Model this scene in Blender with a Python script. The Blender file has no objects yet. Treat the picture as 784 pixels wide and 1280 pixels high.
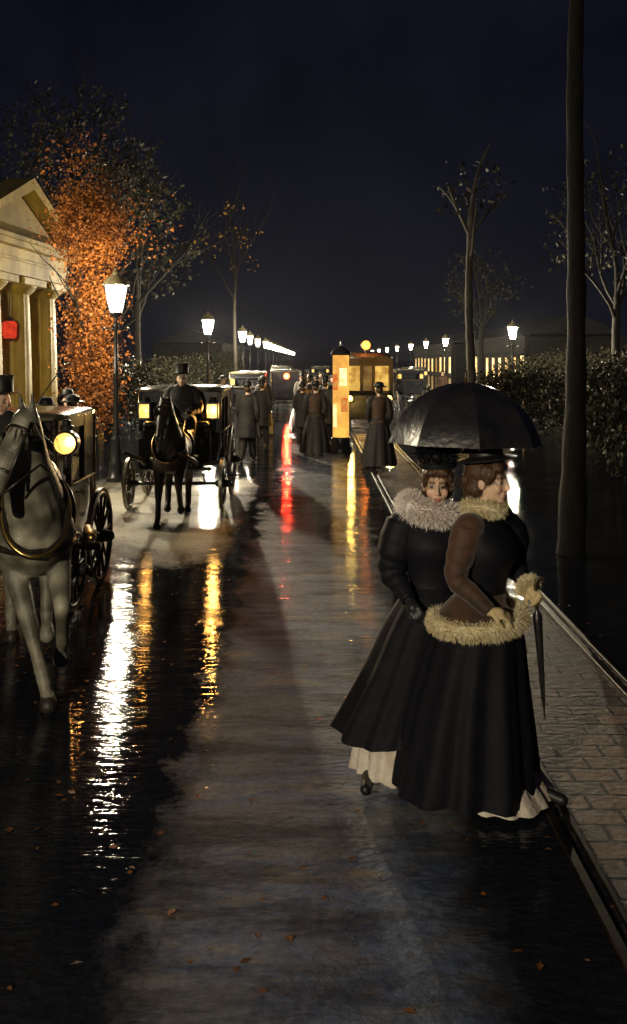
import bpy, math, random
from mathutils import Vector, Matrix
random.seed(7)
R = math.radians
C = bpy.context.scene
COL = C.collection

# ------------------------------------------------------------------ camera
H = 2.3                      # eye height
F = 1100.0                   # focal length in photo pixels (photo 784 x 1280, horizon at y=450)
cam_d = bpy.data.cameras.new('camera')
cam = bpy.data.objects.new('camera', cam_d); COL.objects.link(cam)
cam.location = (0, 0, H); cam.rotation_euler = (R(90), 0, 0)
cam_d.sensor_fit = 'AUTO'; cam_d.sensor_width = 36; cam_d.lens = 36*F/1280
cam_d.shift_y = -190/1280
cam_d.clip_end = 4000; cam_d.clip_start = 0.05
C.camera = cam

# ------------------------------------------------------------------ night sky
w = bpy.data.worlds.new('World'); C.world = w; w.use_nodes = True
nt = w.node_tree; nt.nodes.clear()
wo = nt.nodes.new('ShaderNodeOutputWorld'); bg = nt.nodes.new('ShaderNodeBackground')
tc = nt.nodes.new('ShaderNodeTexCoord'); nz = nt.nodes.new('ShaderNodeTexNoise')
nz.inputs['Scale'].default_value = 5; nz.inputs['Detail'].default_value = 8; nz.inputs['Roughness'].default_value = .65
cr = nt.nodes.new('ShaderNodeValToRGB')
cr.color_ramp.elements[0].position = .3; cr.color_ramp.elements[0].color = (.0006, .0012, .0050, 1)
cr.color_ramp.elements[1].position = .75; cr.color_ramp.elements[1].color = (.0046, .0054, .0125, 1)
nt.links.new(tc.outputs['Generated'], nz.inputs['Vector']); nt.links.new(nz.outputs['Fac'], cr.inputs[0])
nt.links.new(cr.outputs[0], bg.inputs[0]); bg.inputs[1].default_value = 1.0
nt.links.new(bg.outputs[0], wo.inputs[0])

C.view_settings.view_transform = 'Standard'; C.view_settings.look = 'None'
C.view_settings.exposure = 0.0; C.view_settings.gamma = 1.0; C.view_settings.use_curve_mapping = False
C.render.engine = 'CYCLES'
cy = C.cycles
cy.use_denoising = True
cy.sample_clamp_indirect = 4.0; cy.sample_clamp_direct = 0
cy.max_bounces = 5; cy.transparent_max_bounces = 12; cy.diffuse_bounces = 2; cy.glossy_bounces = 3
cy.blur_glossy = .5
cy.caustics_reflective = False; cy.caustics_refractive = False

LAMP_W = 1500.0              # street lamp power
LAMP_COL = (1.0, .87, .62)

def GX(px, Y): return (px-392)/F*Y
def GZ(py, Y): return H-(py-450)/F*Y
def GY(py): return F*H/(py-450)

# ------------------------------------------------------------------ materials
def mat(name, col, rough=.6, col2=None, scale=8, metal=0, bump=0, bscale=40, spec=.5, stretch=(1,1,1), sheen=0, rlo=None, coat=0, detail=6):
    m = bpy.data.materials.new(name); m.use_nodes = True
    n = m.node_tree; b = n.nodes['Principled BSDF']
    b.inputs['Base Color'].default_value = (*col, 1); b.inputs['Roughness'].default_value = rough
    b.inputs['Metallic'].default_value = metal; b.inputs['Specular IOR Level'].default_value = spec
    if sheen: b.inputs['Sheen Weight'].default_value = sheen
    if coat: b.inputs['Coat Weight'].default_value = coat; b.inputs['Coat Roughness'].default_value = .12
    t = n.nodes.new('ShaderNodeTexCoord'); mp = n.nodes.new('ShaderNodeMapping'); mp.inputs['Scale'].default_value = stretch
    n.links.new(t.outputs['Object'], mp.inputs[0])
    if col2 is not None:
        z = n.nodes.new('ShaderNodeTexNoise'); z.inputs['Scale'].default_value = scale; z.inputs['Detail'].default_value = detail
        z.inputs['Roughness'].default_value = .65
        n.links.new(mp.outputs[0], z.inputs['Vector'])
        r = n.nodes.new('ShaderNodeValToRGB'); r.color_ramp.elements[0].position = .35; r.color_ramp.elements[1].position = .65
        r.color_ramp.elements[0].color = (*col, 1); r.color_ramp.elements[1].color = (*col2, 1)
        n.links.new(z.outputs['Fac'], r.inputs[0]); n.links.new(r.outputs[0], b.inputs['Base Color'])
        if rlo is not None:
            mr = n.nodes.new('ShaderNodeMapRange'); mr.inputs[1].default_value = .3; mr.inputs[2].default_value = .7
            mr.inputs[3].default_value = rlo; mr.inputs[4].default_value = rough
            n.links.new(z.outputs['Fac'], mr.inputs[0]); n.links.new(mr.outputs[0], b.inputs['Roughness'])
    if bump:
        z = n.nodes.new('ShaderNodeTexNoise'); z.inputs['Scale'].default_value = bscale; z.inputs['Detail'].default_value = 5
        n.links.new(mp.outputs[0], z.inputs['Vector'])
        bp = n.nodes.new('ShaderNodeBump'); bp.inputs['Strength'].default_value = bump; bp.inputs['Distance'].default_value = .02
        n.links.new(z.outputs['Fac'], bp.inputs['Height']); n.links.new(bp.outputs[0], b.inputs['Normal'])
    return m

def attr_mat(name, rough=.5, bump=0, bscale=30, sss=0):
    m = mat(name, (.5,.5,.5), rough, bump=bump, bscale=bscale)
    n = m.node_tree; a = n.nodes.new('ShaderNodeAttribute'); a.attribute_name = 'Col'
    n.links.new(a.outputs['Color'], n.nodes['Principled BSDF'].inputs['Base Color'])
    return m

def emit(name, col, strength, through=False, col2=None, scale=6):
    m = bpy.data.materials.new(name); m.use_nodes = True
    n = m.node_tree; n.nodes.clear()
    o = n.nodes.new('ShaderNodeOutputMaterial'); e = n.nodes.new('ShaderNodeEmission')
    e.inputs[0].default_value = (*col, 1); e.inputs[1].default_value = strength
    if col2 is not None:
        t = n.nodes.new('ShaderNodeTexCoord'); z = n.nodes.new('ShaderNodeTexNoise'); z.inputs['Scale'].default_value = scale
        z.inputs['Detail'].default_value = 3
        r = n.nodes.new('ShaderNodeValToRGB'); r.color_ramp.elements[0].position = .38; r.color_ramp.elements[1].position = .6
        r.color_ramp.elements[0].color = (*col, 1); r.color_ramp.elements[1].color = (*col2, 1)
        n.links.new(t.outputs['Object'], z.inputs['Vector']); n.links.new(z.outputs['Fac'], r.inputs[0]); n.links.new(r.outputs[0], e.inputs[0])
    if through:
        tr = n.nodes.new('ShaderNodeBsdfTransparent'); ad = n.nodes.new('ShaderNodeAddShader')
        n.links.new(e.outputs[0], ad.inputs[0]); n.links.new(tr.outputs[0], ad.inputs[1]); n.links.new(ad.outputs[0], o.inputs[0])
    else:
        n.links.new(e.outputs[0], o.inputs[0])
    return m

M = dict(
    iron=mat('black_iron', (.012,.013,.014), .35, (.03,.03,.03), 20, spec=.6),
    lampcap=mat('lamp_cap_enamel', (.42,.36,.20), .4, (.25,.2,.1), 12),
    lacquer=mat('black_carriage_lacquer', (.006,.007,.010), .16, (.018,.017,.02), 6, coat=.5),
    roofm=mat('wet_carriage_roof', (.02,.02,.018), .22, (.16,.14,.09), 5, bump=.3, bscale=14, coat=.5),
    wood=mat('dark_varnished_wood', (.035,.022,.012), .35, (.07,.045,.022), 12),
    steel=mat('worn_steel', (.09,.075,.06), .5, (.03,.025,.02), 9, metal=1),
    tyre=mat('iron_tyre', (.34,.31,.25), .35, (.16,.14,.11), 14, metal=.3),
    brass=mat('brass', (.75,.52,.18), .28, (.5,.33,.1), 16, metal=1),
    leather=mat('harness_leather', (.010,.009,.009), .32, (.03,.022,.016), 14),
    stone=mat('ochre_sandstone', (.46,.32,.04), .75, (.15,.105,.018), .9, stretch=(1,1,.45), bump=.5, bscale=6, rlo=.5),
    stoned=mat('tympanum_plaster', (.26,.18,.035), .8, (.15,.105,.026), 1.6, bump=.4, bscale=5),
    slate=mat('dark_slate', (.02,.021,.025), .4, (.04,.04,.045), 5),
    darkwall=mat('sooty_plaster', (.012,.011,.011), .85, (.022,.019,.016), 1.5, bump=.3, bscale=8),
    bark=mat('wet_bark', (.008,.007,.006), .7, (.018,.015,.011), 9, spec=.15, bump=.9, bscale=16, stretch=(1,1,.25)),
    palebark=mat('pale_plane_bark', (.07,.062,.048), .75, (.02,.018,.014), 4, bump=.6, bscale=10, stretch=(1,1,.4)),
    black_silk=mat('black_umbrella_silk', (.010,.010,.014), .30, (.024,.022,.024), 7, bump=.2, bscale=25, spec=.7, coat=.25),
    black_wool=mat('black_wool', (.004,.0045,.008), .7, (.008,.008,.012), 12, bump=.12, bscale=60, spec=.18),
    navy_wool=mat('navy_velvet', (.004,.0045,.009), .65, (.009,.008,.013), 9, bump=.12, bscale=50, spec=.25),
    brown_wool=mat('brown_velvet', (.10,.040,.018), .7, (.022,.013,.009), 6, bump=.12, bscale=45, sheen=.3),
    cream_fur=mat('cream_fur', (.93,.85,.60), .8, (.66,.52,.27), 14, sheen=.4),
    white_boa=mat('white_feather', (.95,.90,.86), .8, (.82,.68,.62), 7, sheen=.4),
    petticoat=mat('white_petticoat', (.74,.68,.60), .8, (.52,.42,.34), 8, bump=.5, bscale=26),
    hair=mat('brown_hair', (.05,.025,.012), .45, (.10,.05,.02), 14, bump=.8, bscale=60, stretch=(1,1,.3)),
    straw=mat('pale_hat_trim', (.5,.4,.22), .7, (.25,.18,.09), 20),
    boot=mat('black_boot', (.008,.008,.009), .25),
    coat_b=mat('dark_overcoat', (.012,.011,.011), .75, (.03,.025,.02), 10, bump=.3),
    coat_r=mat('russet_coat', (.10,.045,.022), .75, (.05,.028,.018), 9, bump=.3),
    coat_g=mat('grey_coat', (.09,.085,.075), .8, (.05,.048,.045), 9, bump=.3),
    dress_p=mat('pale_dress', (.34,.29,.22), .8, (.22,.17,.12), 8, bump=.3),
    felt=mat('black_felt', (.009,.009,.010), .5),
    skin=attr_mat('painted_skin', .45),
    horse_g=attr_mat('grey_horse_coat', .38, .3, 90),
    horse_d=attr_mat('dark_horse_coat', .38, .3, 40),
    mane=mat('dark_mane', (.03,.026,.02), .5, (.07,.06,.045), 20, bump=.6, bscale=40),
    gl_lamp=emit('gas_lamp_glass', (1,.90,.66), 9, True),
    gl_cab=emit('carriage_lamp_glass', (1,.40,.045), .85, True, (1,.66,.16), 14),
    gl_red=emit('red_lamp_glass', (1,.045,.012), 9, True),
    gl_orange=emit('orange_lamp_glass', (1,.27,.03), 3, True),
    gl_green=emit('green_lamp_glass', (.04,.8,.3), 1.2, True),
    win_y=emit('lit_window', (1,.62,.13), .95, False, (.55,.27,.05), 4),
    win_w=emit('bright_shop_window', (1,.78,.38), 3.0, False, (1,.55,.16), 1.2),
    win_d=emit('dim_window', (.8,.45,.12), .35, False, (.3,.15,.05), 2),
    glass=mat('dark_cab_glass', (.01,.012,.014), .05, spec=.8),
    cream_paint=mat('dark_tram_panel', (.02,.018,.014), .3, (.012,.011,.01), 4, coat=.3),
)
for k, c1, c2 in (('leaf_orange', (.38,.125,.02), (.09,.03,.010)), ('leaf_rust', (.22,.075,.02), (.09,.04,.014)), ('leaf_dark', (.030,.026,.012), (.016,.018,.009)), ('leaf_yellow', (.48,.28,.05), (.30,.13,.02))):
    M[k] = mat(k, c1, .55, c2, 2.0, spec=.2)

# ------------------------------------------------------------------ mesh builder
class MB:
    def __init__(s): s.v = []; s.f = []
    def add(s, vs, fs):
        o = len(s.v); s.v += [tuple(v) for v in vs]; s.f += [tuple(i+o for i in f) for f in fs]; return s
    def box(s, c, d, rz=0, bev=0, mtx=None):
        x, y, z = d[0]/2, d[1]/2, d[2]/2
        if bev:
            b = min(bev, x*.9, y*.9, z*.9); vs = []; P = []
            bm_rings = [(-z, b), (-z+b, 0), (z-b, 0), (z, b)]
            for zz, ins in bm_rings:
                X, Yy = x-ins, y-ins
                vs += [(-X+b*(ins==0), -Yy, zz), (X-b*(ins==0), -Yy, zz), (X, -Yy+b*(ins==0), zz), (X, Yy-b*(ins==0), zz), (X-b*(ins==0), Yy, zz), (-X+b*(ins==0), Yy, zz), (-X, Yy-b*(ins==0), zz), (-X, -Yy+b*(ins==0), zz)]
            fs = [tuple(range(7,-1,-1)), tuple(range(24,32))]
            for r in range(3):
                for i in range(8):
                    j = (i+1) % 8; fs.append((r*8+i, r*8+j, r*8+8+j, r*8+8+i))
        else:
            vs = [(-x,-y,-z),(x,-y,-z),(x,y,-z),(-x,y,-z),(-x,-y,z),(x,-y,z),(x,y,z),(-x,y,z)]
            fs = [(3,2,1,0),(4,5,6,7),(0,1,5,4),(1,2,6,5),(2,3,7,6),(3,0,4,7)]
        m = Matrix.Translation(c) @ Matrix.Rotation(rz, 4, 'Z')
        if mtx is not None: m = mtx @ m
        return s.add([m @ Vector(v) for v in vs], fs)
    def tube(s, pts, rad, n=8, cap=True, flat=1.0):
        pts = [Vector(p) for p in pts]
        if not isinstance(rad, (list, tuple)): rad = [rad]*len(pts)
        vs = []; fs = []; up = None
        for i, p in enumerate(pts):
            t = (pts[min(i+1, len(pts)-1)]-pts[max(i-1, 0)]).normalized()
            if up is None:
                up = Vector((0,0,1)) if abs(t.z) < .9 else Vector((0,1,0))
            a = t.cross(up).normalized(); b = a.cross(t).normalized(); up = b
            for k in range(n):
                th = 2*math.pi*k/n
                vs.append(p + a*math.cos(th)*rad[i] + b*math.sin(th)*rad[i]*flat)
        for i in range(len(pts)-1):
            for k in range(n):
                j = (k+1) % n; fs.append((i*n+k, i*n+j, i*n+n+j, i*n+n+k))
        if cap:
            fs.append(tuple(range(n-1,-1,-1))); o = (len(pts)-1)*n; fs.append(tuple(range(o, o+n)))
        # make outward (a x b = -t orientation): reverse
        return s.add(vs, [tuple(reversed(f)) for f in fs])
    def cap(s, a, b, ra, rb, n=12):
        """tapered capsule (closed)"""
        a = Vector(a); b = Vector(b); t = (b-a); L = t.length
        if L < 1e-6: return s.ell(a, (ra,)*3)
        t /= L; pts = []; rad = []
        for q in (90, 60, 30, 0): pts.append(a - t*ra*math.sin(R(q))); rad.append(max(ra*math.cos(R(q)), ra*.04))
        for q in (0, 30, 60, 90): pts.append(b + t*rb*math.sin(R(q))); rad.append(max(rb*math.cos(R(q)), rb*.04))
        up = Vector((0,0,1)) if abs(t.z) < .9 else Vector((0,1,0))
        A = t.cross(up).normalized(); B = A.cross(t).normalized(); vs = []; fs = []
        for p, r in zip(pts, rad):
            for k in range(n):
                th = 2*math.pi*k/n; vs.append(p + A*math.cos(th)*r + B*math.sin(th)*r)
        for i in range(len(pts)-1):
            for k in range(n):
                j = (k+1) % n; fs.append((i*n+k, i*n+n+k, i*n+n+j, i*n+j))
        fs.append(tuple(range(n))); o = (len(pts)-1)*n; fs.append(tuple(range(o+n-1, o-1, -1)))
        return s.add(vs, fs)
    def chain(s, pts, rads, n=12):
        for i in range(len(pts)-1): s.cap(pts[i], pts[i+1], rads[i], rads[i+1], n)
        return s
    def ell(s, c, r, nu=16, nv=10, rot=None):
        vs = [(0,0,-1)]; fs = []
        for j in range(1, nv):
            ph = -math.pi/2 + math.pi*j/nv
            for i in range(nu):
                th = 2*math.pi*i/nu; vs.append((math.cos(th)*math.cos(ph), math.sin(th)*math.cos(ph), math.sin(ph)))
        vs.append((0,0,1))
        for i in range(nu):
            j = (i+1) % nu; fs.append((0, 1+j, 1+i)); e = len(vs)-1; o = 1+(nv-2)*nu; fs.append((e, o+i, o+j))
        for r_ in range(nv-2):
            for i in range(nu):
                j = (i+1) % nu; o = 1+r_*nu; fs.append((o+i, o+j, o+nu+j, o+nu+i))
        m = Matrix.Translation(c) @ (rot.to_4x4() if rot else Matrix.Identity(4)) @ Matrix.Diagonal((*r, 1))
        return s.add([m @ Vector(v) for v in vs], fs)
    def loft(s, rings, n=48, cap0=False, cap1=False):
        """rings: list of (fn theta -> point)"""
        vs = []; fs = []
        for fn in rings: vs += [fn(2*math.pi*k/n) for k in range(n)]
        for i in range(len(rings)-1):
            for k in range(n):
                j = (k+1) % n; fs.append((i*n+k, i*n+j, i*n+n+j, i*n+n+k))
        if cap0: fs.append(tuple(range(n-1,-1,-1)))
        if cap1: o = (len(rings)-1)*n; fs.append(tuple(range(o, o+n)))
        return s.add(vs, fs)
    def lathe(s, prof, c=(0,0,0), n=20, axis='Z', cap=True):
        c = Vector(c)
        def P(r, z, th):
            if axis == 'Z': v = Vector((r*math.cos(th), r*math.sin(th), z))
            elif axis == 'X': v = Vector((z, r*math.cos(th), r*math.sin(th)))
            else: v = Vector((r*math.sin(th), z, r*math.cos(th)))
            return c+v
        return s.loft([(lambda th, r=r, z=z: P(r, z, th)) for r, z in prof], n, cap, cap)
    def torus(s, c, Rr, r, axis='X', n=36, m=8, flat=1.0):
        prof = []
        vs = []; fs = []; c = Vector(c)
        for i in range(n):
            th = 2*math.pi*i/n
            for k in range(m):
                ph = 2*math.pi*k/m; q = Rr + r*math.cos(ph); h = r*math.sin(ph)*flat
                v = (h, q*math.cos(th), q*math.sin(th)) if axis == 'X' else ((q*math.cos(th), q*math.sin(th), h) if axis == 'Z' else (q*math.sin(th), h, q*math.cos(th)))
                vs.append(c+Vector(v))
        for i in range(n):
            for k in range(m):
                a = i*m+k; b = i*m+(k+1) % m; i2 = ((i+1) % n)*m; fs.append((a, i2+k, i2+(k+1) % m, b))
        return s.add(vs, fs)
    def prism(s, poly, d):
        """closed polygon (list of 3D pts) extruded along d"""
        n = len(poly); d = Vector(d); vs = [Vector(p) for p in poly]; vs += [v+d for v in vs]
        fs = [tuple(range(n-1,-1,-1)), tuple(range(n, 2*n))] + [(i, (i+1) % n, n+(i+1) % n, n+i) for i in range(n)]
        return s.add(vs, fs)
    def blades(s, items):
        """items: (pos, dir, length, width)"""
        for p, d, L, wd in items:
            p = Vector(p); d = Vector(d).normalized(); a = d.cross(Vector((random.gauss(0,1), random.gauss(0,1), random.gauss(0,1))))
            if a.length < 1e-4: continue
            a.normalize(); a *= wd/2; dr = Vector((random.gauss(0,.25), random.gauss(0,.25), -.25))*L
            s.add([p-a, p+a, p+a*.8+d*L*.6+dr*.3, p+d*L+dr*.6, p-a*.8+d*L*.6+dr*.3], [(0,1,2,3,4)])
        return s
    def mesh(s, name='mesh', smooth=False):
        me = bpy.data.meshes.new(name); me.from_pydata(s.v, [], s.f); me.update()
        if smooth:
            me.polygons.foreach_set('use_smooth', [True]*len(me.polygons))
        return me
    def build(s, name, m, parent=None, smooth=False, fix=True):
        me = s.mesh(name, smooth)
        if fix:
            import bmesh
            bm = bmesh.new(); bm.from_mesh(me); bmesh.ops.recalc_face_normals(bm, faces=bm.faces); bm.to_mesh(me); bm.free()
        return link(name, me, m, parent)

def link(name, me, m, parent=None):
    o = bpy.data.objects.new(name, me); COL.objects.link(o)
    if m is not None: me.materials.append(m)
    if parent is not None: o.parent = parent
    return o
def autosmooth(o, ang=40):
    me = o.data; me.polygons.foreach_set('use_smooth', [True]*len(me.polygons))
    me.set_sharp_from_angle(angle=R(ang)); return o
def tag(o, label, cat, group=None):
    o['label'] = label; o['category'] = cat
    if group: o['group'] = group
    return o
def thing(name, label, cat, loc=(0,0,0), rz=0, group=None):
    o = bpy.data.objects.new(name, None); COL.objects.link(o); o.empty_display_size = .2
    o.location = loc; o.rotation_euler = (0, 0, rz)
    return tag(o, label, cat, group)
KIDS = {}
def kids(o): return [c for c in bpy.data.objects if c.parent == o]
def dup(o, loc=None, rz=None, label=None, parent=None):
    c = o.copy(); COL.objects.link(c)
    if parent is not None: c.parent = parent
    for k in kids(o):
        dup(k, parent=c)
    if loc is not None: c.location = loc
    if rz is not None: c.rotation_euler = (0, 0, rz)
    if label: c['label'] = label
    return c
def fuse(mb, voxel, it=6, fac=.5):
    me = mb.mesh('tmp'); o = bpy.data.objects.new('tmp', me); COL.objects.link(o)
    r = o.modifiers.new('r', 'REMESH'); r.mode = 'VOXEL'; r.voxel_size = voxel; r.use_smooth_shade = True
    if it:
        q = o.modifiers.new('s', 'SMOOTH'); q.factor = fac; q.iterations = it
    dg = bpy.context.evaluated_depsgraph_get(); e = o.evaluated_get(dg)
    out = bpy.data.meshes.new_from_object(e); bpy.data.objects.remove(o)
    out.polygons.foreach_set('use_smooth', [True]*len(out.polygons))
    return out
def paint(me, fn):
    a = me.color_attributes.new('Col', 'FLOAT_COLOR', 'POINT')
    buf = []
    for v in me.vertices: buf += [*fn(v.co), 1.0]
    a.data.foreach_set('color', buf)
def solid(o, t, off=0):
    md = o.modifiers.new('thickness', 'SOLIDIFY'); md.thickness = t; md.offset = off; e = o.modifiers.new('crisp_edges', 'EDGE_SPLIT'); e.split_angle = R(62); return o
def lerp(a, b, t): return a+(b-a)*t

def dense(keys, n):
    """keys: rows of numbers; smooth interpolation to n rows"""
    out = []; K = len(keys)-1
    for i in range(n):
        t = i/(n-1)*K; k = min(int(t), K-1); u_ = t-k
        a = keys[max(k-1,0)]; b = keys[k]; c = keys[k+1]; d = keys[min(k+2,K)]
        out.append([.5*(2*b[j]+(c[j]-a[j])*u_+(2*a[j]-5*b[j]+4*c[j]-d[j])*u_*u_+(3*b[j]-a[j]-3*c[j]+d[j])*u_**3) for j in range(len(b))])
    return out

# ------------------------------------------------------------------ ground
def wet_ground(name, cols, rough, coat_rough, puddle=1.0, spec=.5, worn=None):  # worn: lane colours with reflected lamp glow painted in
    m = bpy.data.materials.new(name); m.use_nodes = True; n = m.node_tree; b = n.nodes['Principled BSDF']; L = n.links.new
    t = n.nodes.new('ShaderNodeTexCoord')
    def mapping(sc):
        q = n.nodes.new('ShaderNodeMapping'); q.inputs['Scale'].default_value = sc; L(t.outputs['Object'], q.inputs[0]); return q
    def noise(mp, s, d, r=.6):
        z = n.nodes.new('ShaderNodeTexNoise'); z.inputs['Scale'].default_value = s; z.inputs['Detail'].default_value = d; z.inputs['Roughness'].default_value = r
        L(mp.outputs[0], z.inputs['Vector']); return z
    def ramp(src, stops):
        r = n.nodes.new('ShaderNodeValToRGB'); e = r.color_ramp.elements
        while len(e) < len(stops): e.new(.5)
        for k, (p, c) in enumerate(stops): e[k].position = p; e[k].color = (*c, 1) if len(c) == 3 else c
        L(src, r.inputs[0]); return r
    wide = mapping((.55, 1.1, 1))
    z1 = noise(wide, .9, 9, .68)
    r1 = ramp(z1.outputs['Fac'], [(.30, cols[0]), (.44, cols[1]), (.54, cols[2]), (.68, cols[3])])
    base = r1.outputs[0]
    if worn:       # pale ragged lane up the street: reflected lamp glow painted into its colour
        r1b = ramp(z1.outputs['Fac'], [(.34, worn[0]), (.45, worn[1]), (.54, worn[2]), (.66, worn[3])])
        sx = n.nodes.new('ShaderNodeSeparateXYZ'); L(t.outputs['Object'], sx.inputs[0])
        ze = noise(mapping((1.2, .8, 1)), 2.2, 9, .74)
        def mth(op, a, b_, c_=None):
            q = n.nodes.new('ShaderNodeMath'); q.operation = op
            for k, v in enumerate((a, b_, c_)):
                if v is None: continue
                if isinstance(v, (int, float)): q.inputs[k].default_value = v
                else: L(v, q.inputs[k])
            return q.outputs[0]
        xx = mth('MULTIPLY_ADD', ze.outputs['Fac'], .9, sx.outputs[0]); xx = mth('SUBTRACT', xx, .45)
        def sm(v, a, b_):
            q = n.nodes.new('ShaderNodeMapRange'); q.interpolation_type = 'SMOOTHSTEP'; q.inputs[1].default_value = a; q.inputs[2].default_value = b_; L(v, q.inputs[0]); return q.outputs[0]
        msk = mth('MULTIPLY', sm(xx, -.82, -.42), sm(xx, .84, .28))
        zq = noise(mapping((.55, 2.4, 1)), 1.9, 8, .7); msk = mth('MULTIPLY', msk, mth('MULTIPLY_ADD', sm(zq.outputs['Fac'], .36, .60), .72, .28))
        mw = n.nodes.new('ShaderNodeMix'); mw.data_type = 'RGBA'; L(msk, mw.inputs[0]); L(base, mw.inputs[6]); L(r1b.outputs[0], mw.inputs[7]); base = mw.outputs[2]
        # setts between the tram rails, pale reddish to paint the warm reflections there
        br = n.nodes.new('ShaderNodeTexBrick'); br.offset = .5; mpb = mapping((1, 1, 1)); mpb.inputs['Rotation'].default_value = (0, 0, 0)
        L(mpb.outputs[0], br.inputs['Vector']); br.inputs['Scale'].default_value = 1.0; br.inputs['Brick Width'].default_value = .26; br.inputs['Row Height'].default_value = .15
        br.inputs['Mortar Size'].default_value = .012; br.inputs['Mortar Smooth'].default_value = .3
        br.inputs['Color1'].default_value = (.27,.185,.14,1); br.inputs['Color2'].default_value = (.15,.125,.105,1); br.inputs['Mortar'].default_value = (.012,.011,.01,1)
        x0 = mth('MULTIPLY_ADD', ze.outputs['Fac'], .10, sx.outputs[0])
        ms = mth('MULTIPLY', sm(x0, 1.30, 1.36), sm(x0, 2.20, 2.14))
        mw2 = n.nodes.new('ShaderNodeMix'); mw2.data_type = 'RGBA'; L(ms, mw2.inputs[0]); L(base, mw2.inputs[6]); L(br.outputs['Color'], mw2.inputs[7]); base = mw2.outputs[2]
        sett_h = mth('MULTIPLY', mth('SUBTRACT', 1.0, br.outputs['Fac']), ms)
        # pale patch under the second cab: wet-road glare painted into the base colour
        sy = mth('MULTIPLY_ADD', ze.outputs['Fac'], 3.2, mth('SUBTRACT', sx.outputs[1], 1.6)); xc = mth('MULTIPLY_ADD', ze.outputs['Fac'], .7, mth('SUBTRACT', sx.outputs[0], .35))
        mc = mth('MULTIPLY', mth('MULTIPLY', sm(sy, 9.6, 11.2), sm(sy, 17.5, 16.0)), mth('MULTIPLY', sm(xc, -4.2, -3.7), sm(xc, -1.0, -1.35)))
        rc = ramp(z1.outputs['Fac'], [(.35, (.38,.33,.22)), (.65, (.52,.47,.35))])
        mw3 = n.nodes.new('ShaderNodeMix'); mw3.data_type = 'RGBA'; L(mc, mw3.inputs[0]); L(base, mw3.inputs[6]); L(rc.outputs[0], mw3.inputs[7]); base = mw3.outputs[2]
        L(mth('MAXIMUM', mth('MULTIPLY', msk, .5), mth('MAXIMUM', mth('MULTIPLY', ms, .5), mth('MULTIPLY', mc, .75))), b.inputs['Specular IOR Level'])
    z2 = noise(mapping((1, 1, 1)), 22, 6, .7)
    mx = n.nodes.new('ShaderNodeMix'); mx.data_type = 'RGBA'; mx.blend_type = 'MULTIPLY'; mx.inputs[0].default_value = .8
    r2 = ramp(z2.outputs['Fac'], [(.3, (.45,.45,.45)), (.7, (1.35,1.35,1.35))])
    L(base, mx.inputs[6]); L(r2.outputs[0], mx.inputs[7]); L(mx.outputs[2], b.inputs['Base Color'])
    # puddle mask drives the sharpness of the film of water
    zp = noise(mapping((.7, 1.3, 1)), 1.3, 8, .68)
    mr = n.nodes.new('ShaderNodeMapRange'); mr.inputs[1].default_value = .40; mr.inputs[2].default_value = .62
    mr.inputs[3].default_value = coat_rough[0]; mr.inputs[4].default_value = coat_rough[1]
    L(zp.outputs['Fac'], mr.inputs[0])
    cw = n.nodes.new('ShaderNodeMapRange'); cw.inputs[1].default_value = .42; cw.inputs[2].default_value = .60; cw.inputs[3].default_value = 1.0; cw.inputs[4].default_value = .45
    L(zp.outputs['Fac'], cw.inputs[0]); L(cw.outputs[0], b.inputs['Coat Weight']); b.inputs['Coat IOR'].default_value = 1.33
    L(mr.outputs[0], b.inputs['Coat Roughness'])
    b.inputs['Roughness'].default_value = rough; b.inputs['Specular IOR Level'].default_value = spec
    # ripples: crests lie across the street, so lamps smear towards the viewer
    zr = noise(mapping((2.0, 10, 1)), 1.0, 4, .55)
    zr2 = noise(mapping((9, 34, 1)), 1.0, 3, .5)
    ad = n.nodes.new('ShaderNodeMath'); ad.operation = 'MULTIPLY_ADD'; ad.inputs[1].default_value = .40
    L(zr2.outputs['Fac'], ad.inputs[0]); L(zr.outputs['Fac'], ad.inputs[2])
    zg = noise(mapping((1, 1, 1)), 90, 3, .6); gm = n.nodes.new('ShaderNodeMath'); gm.operation = 'MULTIPLY_ADD'
    gr = n.nodes.new('ShaderNodeMapRange'); gr.inputs[1].default_value = .44; gr.inputs[2].default_value = .60; gr.inputs[3].default_value = .0; gr.inputs[4].default_value = .07
    L(zp.outputs['Fac'], gr.inputs[0]); L(zg.outputs['Fac'], gm.inputs[0]); L(gr.outputs[0], gm.inputs[1]); L(ad.outputs[0], gm.inputs[2]); ad = gm
    bp = n.nodes.new('ShaderNodeBump'); bp.inputs['Strength'].default_value = 1.0; bp.inputs['Distance'].default_value = .0065*puddle
    L(mth('MULTIPLY_ADD', sett_h, 1.2, ad.outputs[0]) if worn else ad.outputs[0], bp.inputs['Height'])
    L(bp.outputs[0], b.inputs['Coat Normal'])
    zb = noise(mapping((1, 1.6, 1)), 16, 5, .6)
    bp2 = n.nodes.new('ShaderNodeBump'); bp2.inputs['Strength'].default_value = .8; bp2.inputs['Distance'].default_value = .02
    L(mth('MULTIPLY_ADD', sett_h, .8, zb.outputs['Fac']) if worn else zb.outputs['Fac'], bp2.inputs['Height']); L(bp2.outputs[0], b.inputs['Normal'])
    return m
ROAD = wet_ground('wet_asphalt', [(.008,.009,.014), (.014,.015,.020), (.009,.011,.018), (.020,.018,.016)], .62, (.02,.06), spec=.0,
    worn=[(.045,.062,.11), (.125,.13,.15), (.075,.11,.21), (.30,.225,.10)])  # lane colours imitate reflected street light down the middle
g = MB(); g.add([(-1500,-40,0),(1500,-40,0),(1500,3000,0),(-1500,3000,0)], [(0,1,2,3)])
o = g.build('road', ROAD); o['kind'] = 'structure'

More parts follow.
